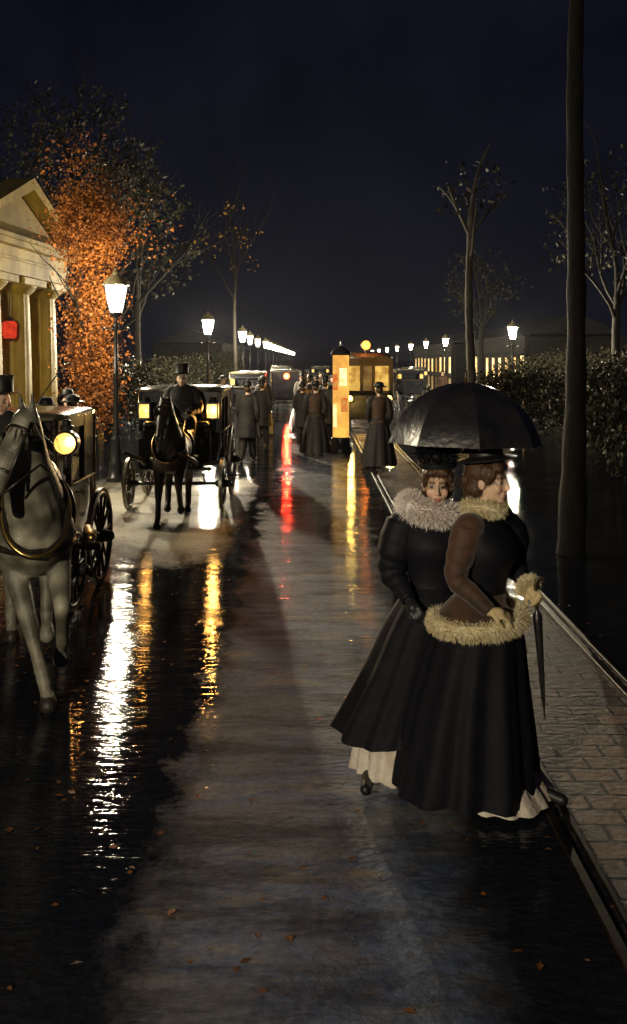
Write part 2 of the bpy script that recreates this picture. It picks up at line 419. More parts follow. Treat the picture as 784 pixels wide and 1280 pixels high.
# tram rails (worn steel, in a shallow stone bed)
for x, lab in ((1.24, 'worn steel tram rail nearest the two women, running up the wet street'), (2.20, 'worn steel tram rail further right, passing the dark tree trunk')):
    mb = MB()
    for dx, wd in ((-.045, .05), (.038, .032)):
        prev = None; vs = []; fs = []
        ys = [-2+ i*1.0 for i in range(160)]
        mb.box((x+dx, 78, .006), (wd, 160, .028), bev=.006)
    tag(mb.build('tram_rail', M['steel']), lab, 'rail', 'tram rails in the street')

# ------------------------------------------------------------------ street lamps
def make_lamp(label):
    t = thing('street_lamp', label, 'street lamp', group='gas lamps along the street')
    mb = MB(); mb.lathe([(.19,0),(.19,.06),(.15,.10),(.12,.28),(.13,.34),(.10,.40),(.085,.75),(.10,.80),(.06,.86)], n=14); autosmooth(mb.build('base', M['iron'], t))
    mb = MB(); mb.lathe([(.055,.84),(.046,2.0),(.06,2.02),(.06,2.07),(.042,2.10),(.036,2.9),(.055,2.93),(.055,2.98),(.03,3.02),(.03,3.13)], n=12); autosmooth(mb.build('post', M['iron'], t))
    mb = MB(); mb.tube([(-.23,0,2.90),(.23,0,2.90)], .015, 8); mb.ell((-.23,0,2.9), (.025,)*3, 8, 6); mb.ell((.23,0,2.9), (.025,)*3, 8, 6); mb.build('ladder_bar', M['iron'], t, True)
    N = 6; zb, zt, rb, rt = 3.19, 3.72, .115, .225
    fr = MB(); fr.lathe([(.03,3.10),(.07,3.12),(.10,3.16),(.125,3.18),(.125,3.20),(.09,3.205)], n=12)
    for k in range(N):
        a = 2*math.pi*(k+.5)/N; c, s = math.cos(a), math.sin(a)
        fr.tube([(rb*c, rb*s, zb),(rt*c, rt*s, zt)], .012, 6)
    fr.torus((0,0,zt), rt-.006, .014, 'Z', 24, 6); autosmooth(fr.build('lantern_frame', M['iron'], t))
    gl = MB(); gl.lathe([(rb-.012, zb+.01),(rt-.02, zt-.01)], n=6, cap=False)
    gb = gl.build('lantern_glass', M['gl_lamp'], t)
    gb.rotation_euler = (0,0,math.pi/6)
    cp = MB(); cp.lathe([(.25,3.725),(.235,3.76),(.20,3.82),(.13,3.885),(.07,3.91),(.06,3.95),(.075,3.965),(.03,4.0),(.012,4.05)], n=18); autosmooth(cp.build('lantern_cap', M['lampcap'], t))
    bn = MB(); bn.lathe([(.012,3.2),(.016,3.34),(.03,3.36),(.012,3.38)], n=8); bn.build('burner', M['brass'], t)
    return t
def lamp_light(parent, z, power, col, size=.07):
    ld = bpy.data.lights.new('lamp_flame', 'POINT'); ld.energy = power; ld.color = col; ld.shadow_soft_size = size
    o = bpy.data.objects.new('lamp_flame', ld); COL.objects.link(o); o.parent = parent; o.location = (0,0,z) if not isinstance(z, tuple) else z
    return o
LL = [(-3.75, 16.7, .5, 'large gas street lamp before the orange autumn tree'), (-3.72, 31, 3.6, 'gas street lamp above the second cab, second in the left row'),
      (-3.55, 44, 2, 'gas street lamp third in the left row, over the distant carriage'), (-3.8, 60, 1, 'gas street lamp fourth in the left row'),
      (-3.7, 74, 1, 'gas street lamp fifth in the left row'), (-3.7, 88, 1, 'gas street lamp sixth in the left row'), (-3.7, 104, 1, 'gas street lamp seventh in the left row'),
      (-3.7, 122, 1, 'gas street lamp eighth in the left row'), (-3.7, 142, 1, 'gas street lamp ninth in the left row'), (-3.7, 166, 1, 'gas street lamp farthest away in the left row'),
      (8.6, 38, 3.4, 'bright gas street lamp right of the umbrella, nearest of the right row'), (8.7, 58, 2, 'gas street lamp second in the right row, over the umbrella'),
      (8.75, 79, 1.2, 'gas street lamp third in the right row, above the tram'), (8.7, 104, 1.2, 'gas street lamp fourth in the right row'),
      (8.7, 130, 1, 'gas street lamp fifth in the right row'), (8.7, 160, 1, 'gas street lamp sixth in the right row'), (8.7, 200, 1, 'gas street lamp farthest away in the right row'),
      (-3.9, -3.2, 1.4, 'added gas street lamp, unseen behind the viewer, lighting the horse and women'),  # out of view, added to light the horse and the women
      (-6.3, 14.0, .7, 'added gas street lamp, out of view left of the first cab, lighting the temple')]  # added beyond the left edge to brighten the temple front
NTH = ('first','second','third','fourth','fifth','sixth','seventh','eighth','ninth','tenth')
for x, y, i in ((-3.75,52,2),(-3.65,67,3),(-3.7,81,4),(-3.7,96,5),(-3.75,113,6),(-3.7,132,7),(-3.7,154,8),(8.7,68,1),(8.65,91,2),(8.7,117,3),(8.7,145,4),(8.7,180,5)):
    LL.append((x, y, 0, 'dimmer gas street lamp between the %s and %s bright lamps of the %s row' % (NTH[i], NTH[i+1], 'left' if x < 0 else 'right')))
lamp0 = None
for x, y, k, lab in LL:
    if lamp0 is None: lt = lamp0 = make_lamp(lab); lt.location = (x, y, 0)
    else: lt = dup(lamp0, (x, y, 0), random.uniform(-.4, .4), lab)
    lt['_k'] = k
for o in [o for o in COL.objects if '_k' in o.keys()]:
    if o['_k']: lamp_light(o, 3.47, LAMP_W*o['_k'], LAMP_COL, .09)
    del o['_k']

# ------------------------------------------------------------------ temple gatehouse
def temple():
    cx, cy_ = -7.06, 25.1
    u = Vector((.1, 1, 0)).normalized(); nrm = Vector((u.y, -u.x, 0))
    W_ = 5.7
    t = thing('temple_gatehouse', 'small ochre stone temple gatehouse with columns and pediment', 'building', (cx, cy_, 0))
    def P(s, d, z): return Vector((0,0,0)) - u*s + nrm*d + Vector((0,0,z))       # s along facade from far corner to the viewer, d outwards
    def slab(mb, s0, s1, d0, d1, z0, z1):
        poly = [P(s0,d0,z0), P(s1,d0,z0), P(s1,d1,z0), P(s0,d1,z0)]
        mb.prism(poly, (0,0,z1-z0)); return mb
    st = MB(); slab(st, -.6, W_+.6, -9, .9, 0, .2); slab(st, -.3, W_+.3, -9, .6, .2, .4); st.build('steps', M['stone'], t)
    wl = MB(); slab(wl, .15, W_-.15, -9, -1.5, .4, 4.45); wl.build('wall', M['stoned'], t)
    zc = 4.42
    for k, s in enumerate((.72, 2.42, 4.1, 5.2)):
        mb = MB(); c = P(s, -.55, 0); n = 64
        def ring(r, z):
            def f(th, r=r, z=z):
                q = r*(1-.035*abs(math.cos(th*10)))
                return c+Vector((q*math.cos(th), q*math.sin(th), z))
            return f
        prof = [(.66,.4),(.655,1.2),(.63,2.4),(.585,3.6),(.56,3.98)]
        mb.loft([ring(r*.86, z) for r, z in prof], n, True, True)
        mb.lathe([(.49,3.98),(.51,4.0),(.60,4.10),(.66,4.17),(.66,4.2)], c, 32)
        m4 = Matrix.Rotation(math.atan2(u.y, u.x), 4, 'Z')
        mb.box((0,0,0), (1.4,1.4,.2), mtx=Matrix.Translation(c+Vector((0,0,4.30))) @ m4, bev=.02)
        autosmooth(mb.build('column', M['stone'], t), 30)
    en = MB(); slab(en, 0, W_, -9, .04, zc, zc+.34); slab(en, -.03, W_+.03, -9, .08, zc+.342, zc+.40); slab(en, .01, W_-.01, -9, .03, zc+.402, zc+.66)
    slab(en, -.18, W_+.18, -9, .26, zc+.662, zc+.80); slab(en, -.23, W_+.23, -9, .34, zc+.802, zc+.90); en.build('entablature', M['stone'], t)
    z0 = zc+.90; rise = 1.28; mid = W_/2
    ty = MB(); ty.prism([P(.1,-.1,z0), P(W_-.1,-.1,z0), P(mid,-.1,z0+rise-.1)], -nrm*.4); ty.build('pediment', M['stoned'], t)
    rk = MB()
    for a, b, top in (((-.25, z0), (mid, z0+rise), .3), ((W_+.25, z0), (mid, z0+rise), .3)):
        rk.prism([P(a[0],.30,a[1]), P(b[0],.30,b[1]), P(b[0],.30,b[1]+top), P(a[0],.30,a[1]+.14)], -nrm*.72)
    rk.build('raking_cornice', M['stone'], t)
    rf = MB()
    for a in (-.3, W_+.3):
        rf.prism([P(a,-.43,z0+.10), P(mid,-.43,z0+rise+.26), P(mid,-.43,z0+rise+.33), P(a,-.43,z0+.17)], -nrm*8.6)
    rf.build('roof', M['slate'], t)
    q = P(3.2, -.2, 0)+Vector((cx, cy_, 0))
    lt = thing('hanging_lantern', 'red lantern hanging between the temple columns', 'lantern', (q.x, q.y, 3.05))
    mb = MB(); mb.lathe([(.10,-.24),(.17,-.16),(.18,.16),(.10,.24)], n=12, cap=False); mb.build('glass', emit('red_lantern_glass', (1,.07,.02), .75, False, (.7,.04,.02), 9), lt, True)
    mb = MB(); mb.torus((0,0,-.23), .11, .02, 'Z', 16, 6); mb.torus((0,0,.23), .11, .02, 'Z', 16, 6); mb.tube([(0,0,.22),(0,0,1.37)], .012, 6); mb.lathe([(.12,.24),(.03,.33)], n=12); mb.build('frame', M['iron'], lt)
    
temple()

# ------------------------------------------------------------------ trees
def leaves(spec, size, n_scale=1):
    mb = MB()
    for (c, r, n, cl) in spec:
        c = Vector(c)
        cents = []
        for _ in range(max(1, int(n/cl))):
            while True:
                p = Vector((random.uniform(-1,1), random.uniform(-1,1), random.uniform(-1,1)))
                if .2 < p.length < 1: break
            cents.append(c+Vector((p.x*r[0], p.y*r[1], p.z*r[2])))
        for q in cents:
            cr_ = random.uniform(.10, .30)
            for _ in range(cl):
                p = q+Vector((random.gauss(0,cr_), random.gauss(0,cr_), random.gauss(0,cr_*.7)))
                d = Vector((random.gauss(0,1), random.gauss(0,1), random.gauss(-.3,1))).normalized()
                a = d.cross(Vector((random.gauss(0,1), random.gauss(0,1), random.gauss(0,1)))).normalized()
                s = size*random.choice((.5,.7,.9,1.1,1.5))*random.uniform(.85,1.15); b = d.cross(a)*s*.08
                mb.add([p, p+d*s*.45+a*s*.32, p+d*s+b, p+d*s*.5-a*s*.32], [(0,1,2,3)])
    return mb
def limbs(mb, p, d, L, r, depth, spread=.55):
    pts = [Vector(p)]; q = Vector(p); dd = Vector(d).normalized(); k = 5
    for i in range(k):
        dd = (dd+Vector((random.gauss(0,.10), random.gauss(0,.10), random.gauss(.03,.06)))).normalized(); q = q+dd*L/k; pts.append(q.copy())
    rad = [lerp(r, r*.5, i/k) for i in range(k+1)]
    mb.tube(pts, rad, 7 if depth else 5)
    if depth <= 0: return
    for j in range(random.choice((3,4))):
        i = random.choice((2,3,4,5)); a = random.uniform(0, 6.28)
        sd = (dd + Vector((math.cos(a)*spread*1.3, math.sin(a)*spread*1.3, random.uniform(-.1,.5)))).normalized()
        limbs(mb, pts[i], sd, L*random.uniform(.45,.7), rad[i]*.62, depth-1, spread)
def tree(name, label, loc, h, r, spec, leafmat, size, bark='bark', first=None, depth=3, lean=(0,0)):
    t = thing(name, label, 'tree', loc, group='trees along the street')
    mb = MB(); hh = first or h*.42; n = 9
    pts = [Vector((lean[0]*(i/n)**1.3*hh+.03*math.sin(i*.8), lean[1]*i/n*hh+.02*math.cos(i*1.1), hh*i/n)) for i in range(n+1)]
    rad = [r*(1.45 if i == 0 else 1.12 if i == 1 else lerp(1, .60, i/n)) for i in range(n+1)]
    pd = dense([tuple(p)+(q,) for p, q in zip(pts, rad)], 40); mb.tube([Vector(q[:3]) for q in pd], [q[3]*(1+.07*math.sin(k*1.9+loc[0])+random.uniform(-.05,.05)) for k, q in enumerate(pd)], 14)
    mb2 = MB()
    for j in range(5):
        a = j*2.4+random.uniform(-.4,.4); i = random.choice((7,8,9))
        limbs(mb2, pts[i], (math.cos(a)*.55, math.sin(a)*.55, .85), h*.32, rad[i]*.55, depth-1)
    limbs(mb2, pts[-1], (.05,.05,1), h*.4, rad[-1]*.85, depth-1)
    autosmooth(mb.build('trunk', M[bark], t), 60)
    if spec:
        cr_o = leaves(spec, size).build('crown', M[leafmat], t, fix=False)
    autosmooth(mb2.build('branches', M[bark], t), 60)
    return t
tree('autumn_tree', 'orange autumn tree glowing beside the large gas lamp', (-4.72, 18.7, 0), 5.2, .13,
     [((0,-.1,5.1),(.62,.62,.85),15000,22), ((.0,0,3.1),(.40,.42,1.6),11000,20), ((.1,0,1.5),(.36,.4,.7),2200,14), ((-.2,0,6.4),(.9,.9,.7),700,14), ((1.1,-.1,5.0),(.7,.7,.8),260,7)], 'leaf_orange', .060, first=2.8, depth=2)
tree('rusty_tree', 'tall dark rust leaved tree above and behind the temple', (-9.6, 36, 0), 14, .28,
     [((0,0,10.5),(3.6,3,3.0),3400,14), ((2.2,-1,9),(2.0,2,1.6),1200,10)], 'leaf_dark', .17)
tree('dark_tree', 'dark half bare tree standing over the second gas lamp on the left', (-8.2, 41, 0), 13, .22,
     [((.3,0,8),(3.0,3,3),1500,8)], 'leaf_dark', .18)
tree('bare_tree', 'thin bare tree in the middle distance behind the second cab', (-4.1, 46, 0), 11, .12, [((0,0,8.5),(1.6,1.6,2),100,5)], 'leaf_yellow', .16, bark='bark', first=7)
tree('pale_tree', 'pale barked tall tree rising behind the open umbrella', (4.45, 25, 0), 5.4, .15, [((0,0,7.3),(1.1,1.1,.9),160,5)], 'leaf_dark', .14, bark='palebark', first=6.5, depth=1)
tree('dark_tree', 'dark tree with thick trunk right of the two women', (3.05, 10.4, 0), 12, .125, [((.3,0,9),(1.9,1.8,1.4),700,8)], 'leaf_dark', .13, first=9.4, depth=2, lean=(.022,.02))
tree('dark_tree', 'dark tree beneath the bright right hand lamp', (12.4, 36, 0), 12, .22, [((0,0,8),(3.0,3,3),1200,8)], 'leaf_dark', .17)
tree('dark_tree', 'dark tree farther up the right side beyond the second right lamp', (12.6, 66, 0), 12, .24, [((0,0,8.0),(3.4,3,3.0),900,8)], 'leaf_dark', .22)

def shrub(label, x, y, h, r, seed):
    random.seed(seed); t = thing('shrub', label, 'shrub', (x, y, 0), group='garden shrubs beside the street')
    mb = MB()
    for k in range(7):
        a = k*.9; mb.tube([(.05*math.cos(a),.05*math.sin(a),0),(r*.3*math.cos(a),r*.3*math.sin(a),h*.4),(r*.6*math.cos(a),r*.6*math.sin(a),h*.85)], [.03,.02,.008], 6)
    mb.build('stems', M['bark'], t, True)
    leaves([((0,0,h*.5),(r,r,h*.5),int(2600*r),9), ((r*.4,0,h*.72),(r*.6,r*.6,h*.34),int(900*r),8), ((-r*.45,.2,h*.6),(r*.6,r*.6,h*.36),int(900*r),8)], .10).build('foliage', M['leaf_dark'], t, fix=False)
for k, (x, y, h, r, lab) in enumerate(((6.6,16.5,2.3,1.5,'dark shrub at the right edge of the view, nearest one'),(7.4,22,2.2,1.6,'dark shrub to the right of the thick trunk'),(6.3,27,2.1,1.5,'dark shrub below the bright right lamp, in front'),
    (10.8,30,2.5,1.9,'dark shrub farther right among the garden trees'),(11.4,44,2.6,2.2,'dark shrub beyond the bright right lamp'),(14.5,40,2.8,2.4,'dark shrub deep in the garden on the right'),(17,52,3.0,2.8,'largest dark shrub deep in the garden on the right'),
    (-6.4,27.5,2.2,1.5,'dark shrub between the temple and the autumn tree'),(-6.9,36,2.3,1.7,'dark shrub behind the second cab, left of the lamp'),(-7.2,47,2.4,1.9,'dark shrub farther on behind the left lamps'),(-7.8,64,2.8,2.2,'dark shrub well up the street on the left'),(-9.2,84,3.2,2.8,'farthest dark shrub on the left'))):
    shrub(lab, x, y, h, r, 40+k)
random.seed(11)

# ------------------------------------------------------------------ far shop houses
def house(label, x, y, w_, d_, h_, side, shop, nwin, seed):
    rnd = random.Random(seed)
    t = thing('shop_house', label, 'building', (x, y, 0), group='shop houses far down the street')
    # street side faces -side in x ; local: facade plane at x=0, body extends to side*d
    mb = MB(); f0 = 3.2
    bays = nwin; bw = w_/bays
    # wall built as piers and bands so that every opening is a real hole
    def blk(y0, y1, z0, z1): mb.box((side*.2, (y0+y1)/2, (z0+z1)/2), (.4, y1-y0, z1-z0))
    for k in range(bays+1):
        yc = -w_/2+k*bw; a = max(-w_/2, yc-bw*.16); b = min(w_/2, yc+bw*.16); blk(a, b, 0, h_)
    storeys = [(0.5, 2.7)] + [(f0+.9+i*2.6, f0+2.5+i*2.6) for i in range(int((h_-f0)//2.6))]
    for k in range(bays):
        a = -w_/2+k*bw+bw*.16; b = -w_/2+(k+1)*bw-bw*.16; z = 0
        for (q0, q1) in storeys: blk(a, b, z, q0); z = q1
        blk(a, b, z, h_)
    mb.box((side*(d_/2+.45), 0, h_/2), (d_-.1, w_, h_))
    mb.box((side*.1, 0, f0), (.5, w_+.05, .22)); mb.box((side*.1, 0, h_+.12), (.6, w_+.1, .25))
    mb.build('wall', M['darkwall'], t)
    rf = MB(); rf.prism([(-side*.1,-w_/2,h_+.25),(side*d_,-w_/2,h_+.25),(side*d_/2,-w_/2,h_+2.2)], (0,w_,0)); rf.build('roof', M['slate'], t)
    for k in range(bays):
        yc = -w_/2+(k+.5)*bw
        for i, (q0, q1) in enumerate(storeys):
            mt = (shop if rnd.random() < .85 else 'win_y') if i == 0 else rnd.choice(('glass','glass','glass','win_d'))
            p = MB(); p.box((side*.24, yc, (q0+q1)/2), (.03, bw*.7, q1-q0))
            fr = p.build('shop_window' if i == 0 else 'window', M[mt], t)
            s = MB(); s.box((side*.12, yc, (q0+q1)/2), (.05, .06, q1-q0)); s.box((side*.12, yc, q0+(q1-q0)*.62), (.048, bw*.68, .06)); s.build('window_frame', M['wood'], fr)
        if rnd.random() < .6:
            aw = MB(); aw.prism([(-side*.02, yc-bw*.42, 3.0), (-side*.9, yc-bw*.42, 2.55), (-side*.9, yc-bw*.42, 2.5), (-side*.02, yc-bw*.42, 2.92)], (0, bw*.84, 0)); aw.build('awning', M['coat_g'], t)
    return t
house('last lit shop house at the far end on the left', -12.5, 140, 40, 9, 4.4, -1, 'win_w', 10, 4)
house('lit shop house on the right, the nearer one beyond the lamps', 19.0, 92, 26, 9, 4.4, 1, 'win_w', 8, 7)
house('last lit shop house at the far end on the right', 18.5, 140, 44, 9, 4.4, 1, 'win_w', 10, 8)

# ------------------------------------------------------------------ horses
def horse_mesh(pose, voxel=.022, headturn=0.0):
    """forward is -Y, x>0 is the viewer's right when it comes towards us"""
    b = MB()
    b.cap((0,-.42,1.17),(0,.36,1.17),.285,.30,16); b.ell((0,-.52,1.12),(.235,.30,.33)); b.ell((0,.02,1.08),(.29,.5,.30))
    for s in (-1,1):
        b.ell((s*.12,.58,1.20),(.19,.33,.30)); b.ell((s*.15,-.50,1.14),(.12,.22,.30)); b.ell((s*.10,-.68,1.10),(.12,.13,.17))
    b.cap((0,-.30,1.42),(0,-.52,1.44),.10,.13); b.cap((0,.5,1.38),(0,.78,1.33),.14,.10)
    ht = headturn; cx, sx = math.cos(ht), math.sin(ht)
    N0 = Vector((0,-.58,1.30)); N1 = Vector((-.04*sx*2,-.80,1.60)); PO = Vector((-.10*sx,-.93,1.88))
    b.cap(N0, N1, .235,.165,14); b.cap(N1, PO,.165,.11,14); b.cap((0,-.62,1.15),N1+Vector((0,-.02,-.05)),.20,.13,14)
    def hd(y, z, x=0):  # head frame: y forward along nose direction in plan, z up, x sideways
        return PO+Vector((-sx*y + cx*x, -cx*y - sx*x*1.0, z))
    b.cap(hd(.00,-.02), hd(.17,-.24),.105,.085,14); b.cap(hd(.17,-.24), hd(.30,-.46),.085,.062,14); b.ell(hd(.31,-.49),(.066,.06,.055))
    b.cap(hd(.02,-.15), hd(.18,-.38),.085,.05,12); b.cap(hd(.28,-.51), hd(.24,-.52),.045,.04,10)
    for s in (-1,1):
        b.ell(hd(.08,-.12,s*.085),(.03,.03,.035)); b.ell(hd(.335,-.45,s*.04),(.022,.022,.025)); b.cap(hd(-.02,.06,s*.055), hd(.0,.21,s*.075),.036,.010,10); b.cap(hd(.07,-.07,s*.07), hd(.13,-.13,s*.075),.032,.028)
    for key, pts in pose.items():
        rad = dict(f=[.135,.105,.066,.050,.052,.045,.056,.064], h=[.19,.13,.075,.056,.056,.046,.056,.064])[key[0]]
        b.chain([Vector(p) for p in pts], rad[:len(pts)], 12)
        hoof = Vector(pts[-1]); prev = Vector(pts[-2])
        d = (hoof-prev).normalized(); b.cap(hoof-d*.02, hoof+d*.03,.058,.068,12)
    b.tube([(0,.84,1.32),(0,.93,1.22),(0,.97,.95),(0,.93,.62)],[.04,.06,.075,.02],8)
    return fuse(b, voxel, 5), PO, hd
def front_leg(x, fwd, lift, inx=0, fold=.3):
    """planted: lift=0"""
    sh = (x,-.52,1.12); el = (x*1.02,-.50+fwd*.1,.90)
    if not lift:
        k = (x+inx*.45,-.52-fwd*.45,.53); f_ = (x+inx*.88,-.52-fwd*.85,.155); return [sh, el, k, (lerp(k[0],f_[0],.5),lerp(k[1],f_[1],.5),lerp(k[2],f_[2],.5)), f_, (f_[0]+inx*.08,f_[1]-.05,.08), (f_[0]+inx*.1,f_[1]-.08,.045)]
    k = (x+inx*.5,-.78,.53+lift); f_ = (x+inx,-.66+fold*.4,.26+lift*.75)
    return [sh, el, k, (lerp(k[0],f_[0],.5),lerp(k[1],f_[1],.5),lerp(k[2],f_[2],.5)), f_, (f_[0],f_[1]+.07,f_[2]-.06), (f_[0],f_[1]+.10,f_[2]-.12)]
def hind_leg(x, fwd, lift):
    hp = (x*.9,.58,1.15); st = (x*1.1,.42-fwd*.3,.86); hk = (x*1.0,.74-fwd*.7,.55+lift*.5); f_ = (x*.95,.68-fwd*1.0+lift*.35,.15+lift)
    return [hp, st, hk, (lerp(hk[0],f_[0],.5),lerp(hk[1],f_[1],.5),lerp(hk[2],f_[2],.5)), f_, (f_[0],f_[1]-.05,f_[2]-.07), (f_[0],f_[1]-.07,f_[2]-.11)]
def n3(p, s):
    x, y, z = p[0]*s, p[1]*s, p[2]*s
    return (math.sin(x*1.7+1.3*math.sin(y*2.1)+z)+math.sin(y*2.3+1.7*math.sin(z*1.9)+x*.7)+math.sin(z*2.9+1.1*math.sin(x*2.7)+y*1.1))/3
def harness(t, PO, hd, collar=True, mt='leather'):
    mb = MB()
    # bridle
    def ringh(y, z, rx, rz_, n=16, r=.011):
        pts = []
        for k in range(n+1):
            a = 2*math.pi*k/n; pts.append(hd(y-.55*rz_*math.sin(a)*-1, z+rz_*math.sin(a)*.55, rx*math.cos(a)))
        mb.tube(pts, r, 6, False)
    ringh(.05,-.06,.118,.115); ringh(.20,-.30,.088,.09)
    for s in (-1,1):
        mb.tube([hd(.03,.02,s*.10), hd(.14,-.16,s*.108), hd(.24,-.38,s*.085)], .011, 6)
        bl = hd(.10,-.10,s*.125); mb.box((0,0,0),(.018,.11,.10), mtx=Matrix.Translation(bl) @ Matrix.Rotation(s*.25,4,'Z'), bev=.006)
    mb.build('bridle', M[mt], t, True)
    mb = MB(); pts = []
    n = 28
    for k in range(n+1):                                   # padded collar, leaning round the base of the neck
        a = 2*math.pi*k/n; pts.append((.238*math.cos(a), -.635+.20*math.sin(a), 1.27+.27*math.sin(a)))
    mb.tube(pts, .030, 10, False); mb.build('neck_collar', M[mt], t, True)
    mb = MB(); mb.tube([(q[0]*1.06, q[1]-.035, q[2]) for q in pts], .013, 8, False); mb.build('collar_hames', M['brass'], t, True)
    mb = MB(); pts = [(.325*math.cos(a), -.12, 1.16+.325*math.sin(a)) for a in [2*math.pi*k/28 for k in range(29)]]
    mb.tube(pts, .026, 8, False, .5); pts = [(.30*math.sin(a), -.40-.42*math.cos(a), 1.02) for a in [-1.6+3.2*k/16 for k in range(17)]]
    mb.tube(pts, .024, 8, False)
    for s in (-1,1): mb.tube([(s*.30,-.42,1.06),(s*.34,.1,1.0),(s*.36,.9,.92)], .02, 6)
    mb.build('trace_straps', M[mt], t, True)
    mb = MB()
    for s in (-1,1): mb.tube([hd(.26,-.42,s*.07), hd(.0,-.25,s*.16), (s*.2,-.5,1.45), (s*.14,.3,1.55), (s*.1,1.0,1.62)], .008, 6)
    mb.build('reins', M[mt], t, True)
def eyes(t, hd):
    mb = MB()
    for s in (-1,1): mb.ell(hd(.085,-.115,s*.107),(.016,.02,.02),10,8)
    mb.build('eyes', M['boot'], t, True)
def mane(t, PO, hd):
    mb = MB(); it = []
    for k in range(420):
        u_ = random.random(); p = Vector((0,-.42,1.50)).lerp(PO+Vector((0,.06,.08)), u_)+Vector((random.gauss(0,.02),.08+random.gauss(0,.02),.03))
        it.append((p, (random.choice((-1,1))*.6,.25,-.7), .24, .022))
    mb.blades(it); mb.build('mane', M['mane'], t, fix=False); mb = MB(); it = []
    for k in range(80): it.append((PO+Vector((random.gauss(0,.02),-.02,.09)), (random.gauss(0,.25),-.5,-.8), .20, .02))
    mb.blades(it); mb.build('forelock', M['mane'], t, fix=False)

poseG = dict(fl=front_leg(-.16, .34, 0, .24), fr=front_leg(.17, 0, .10, .03, .18), hl=hind_leg(-.15, -.10, .0), hr=hind_leg(.15, .35, .12))
me, PO, hd = horse_mesh(poseG, .016, .95)
def colG(p):
    v = .5+.5*n3(p, 9); d = .5+.5*n3(p, 23); z = p.z
    b = lerp(.11, .46, v*v)*lerp(.7, 1.2, d); c = Vector((b*1.0, b*.93, b*.72))
    if z < .62: c = c.lerp(Vector((.12,.105,.075)), min(1,(.62-z)/.3)*.55)
    if z < .30: c = c.lerp(Vector((.45,.42,.34)), .55*d)
    if z < .085: c = Vector((.03,.026,.02))
    if (p-hd(.32,-.50)).length < .10: c = Vector((.10,.085,.075))
    return c
paint(me, colG)
hg = thing('horse', 'grey dappled cab horse trotting towards us at the left edge', 'horse', (-2.12, 6.62, 0), R(20), 'cab horses')
hg.scale = (.90,1,1); link('body', me, M['horse_g'], hg); harness(hg, PO, hd); eyes(hg, hd); mane(hg, PO, hd)

me, PO2, hd2 = horse_mesh(dict(fl=front_leg(-.16,.22,0,0), fr=front_leg(.16,0,.12,0,.3), hl=hind_leg(-.15,.35,.10), hr=hind_leg(.15,-.1,0)), .024, .15)
paint(me, lambda p: (Vector((.022,.014,.009))*lerp(.6,1.6,.5+.5*n3(p,7))) if p.z > .09 else Vector((.02,.018,.015)))
hb = thing('horse', 'dark bay horse in the shafts of the second cab', 'horse', (-2.02, 12.75, 0), R(2), 'cab horses'); hb.scale = (.9,.9,.9)
link('body', me, M['horse_d'], hb); harness(hb, PO2, hd2); eyes(hb, hd2); mane(hb, PO2, hd2)

# ------------------------------------------------------------------ carriages
def wheel(parent, x, y, r, name='wheel', n=12):
    mb = MB()
    for k in range(n):
        a = 2*math.pi*k/n+.1; c, s = math.cos(a), math.sin(a)
        mb.tube([(0, .06*c, .06*s), (0, r*.5*c, r*.5*s), (0, (r-.05)*c, (r-.05)*s)], [.021,.016,.018], 6)
    mb.torus((0,0,0), r-.052, .027, 'X', 44, 8, 1.0)
    wo_ = mb.build(name, M['wood'], parent, True); wo_.location = (x, y, r)
    mb = MB(); mb.lathe([(r-.028,-.022),(r,-.022),(r,.022),(r-.028,.022),(r-.028,-.022)], (0,0,0), 48, 'X', False); autosmooth(mb.build('tyre', M['tyre'], wo_))
    mb = MB(); mb.lathe([(.02,-.12),(.05,-.11),(.062,-.05),(.075,0),(.062,.05),(.05,.12),(.03,.145),(.01,.15)], (0,0,0), 16, 'X'); autosmooth(mb.build('hub', M['iron'], wo_))
    return wo_
def cab_lamp(t, x, y, z, glow, round_=True, gl='gl_cab'):
    mb = MB()
    if round_:
        mb.lathe([(.115,.062),(.118,.05),(.118,-.05),(.10,-.066)], (x,y,z), 22, 'Y', False); mb.lathe([(.03,.11),(.115,.062)], (x,y,z), 22, 'Y')
    else:
        for sx in (-1,1):
            for sy in (-1,1): mb.box((x+sx*.085,y+sy*.085,z), (.02,.02,.22))
        mb.box((x,y+.082,z),(.152,.006,.212)); mb.box((x-math.copysign(.082,x),y,z),(.006,.152,.212))
        mb.box((x,y,z-.12),(.20,.20,.03), bev=.006); mb.box((x,y,z+.12),(.20,.20,.03), bev=.006)
    mb.lathe([(.06,.12),(.065,.16),(.04,.17),(.045,.21),(.02,.22)], (x,y,z), 12); mb.lathe([(.02,-.30),(.035,-.28),(.03,-.12)], (x,y,z), 10)
    mb.tube([(x,y+.04,z),(x*.97,y+.16,z)], .018, 6)
    lo = mb.build('lamp', M['iron'], t); autosmooth(lo)
    mb = MB()
    if round_: mb.lathe([(.002,-.062),(.06,-.06),(.098,-.05)], (x,y,z), 18, 'Y', False)
    else: mb.box((x+math.copysign(.006,x),y-.006,z),(.150,.150,.20))
    mb.build('lamp_glass', M[gl], lo, round_)
    if glow: lamp_light(t, (x, y-.01, z), glow*(.3 if x < 0 else 1), (1,.46,.10), .045)
    return lo
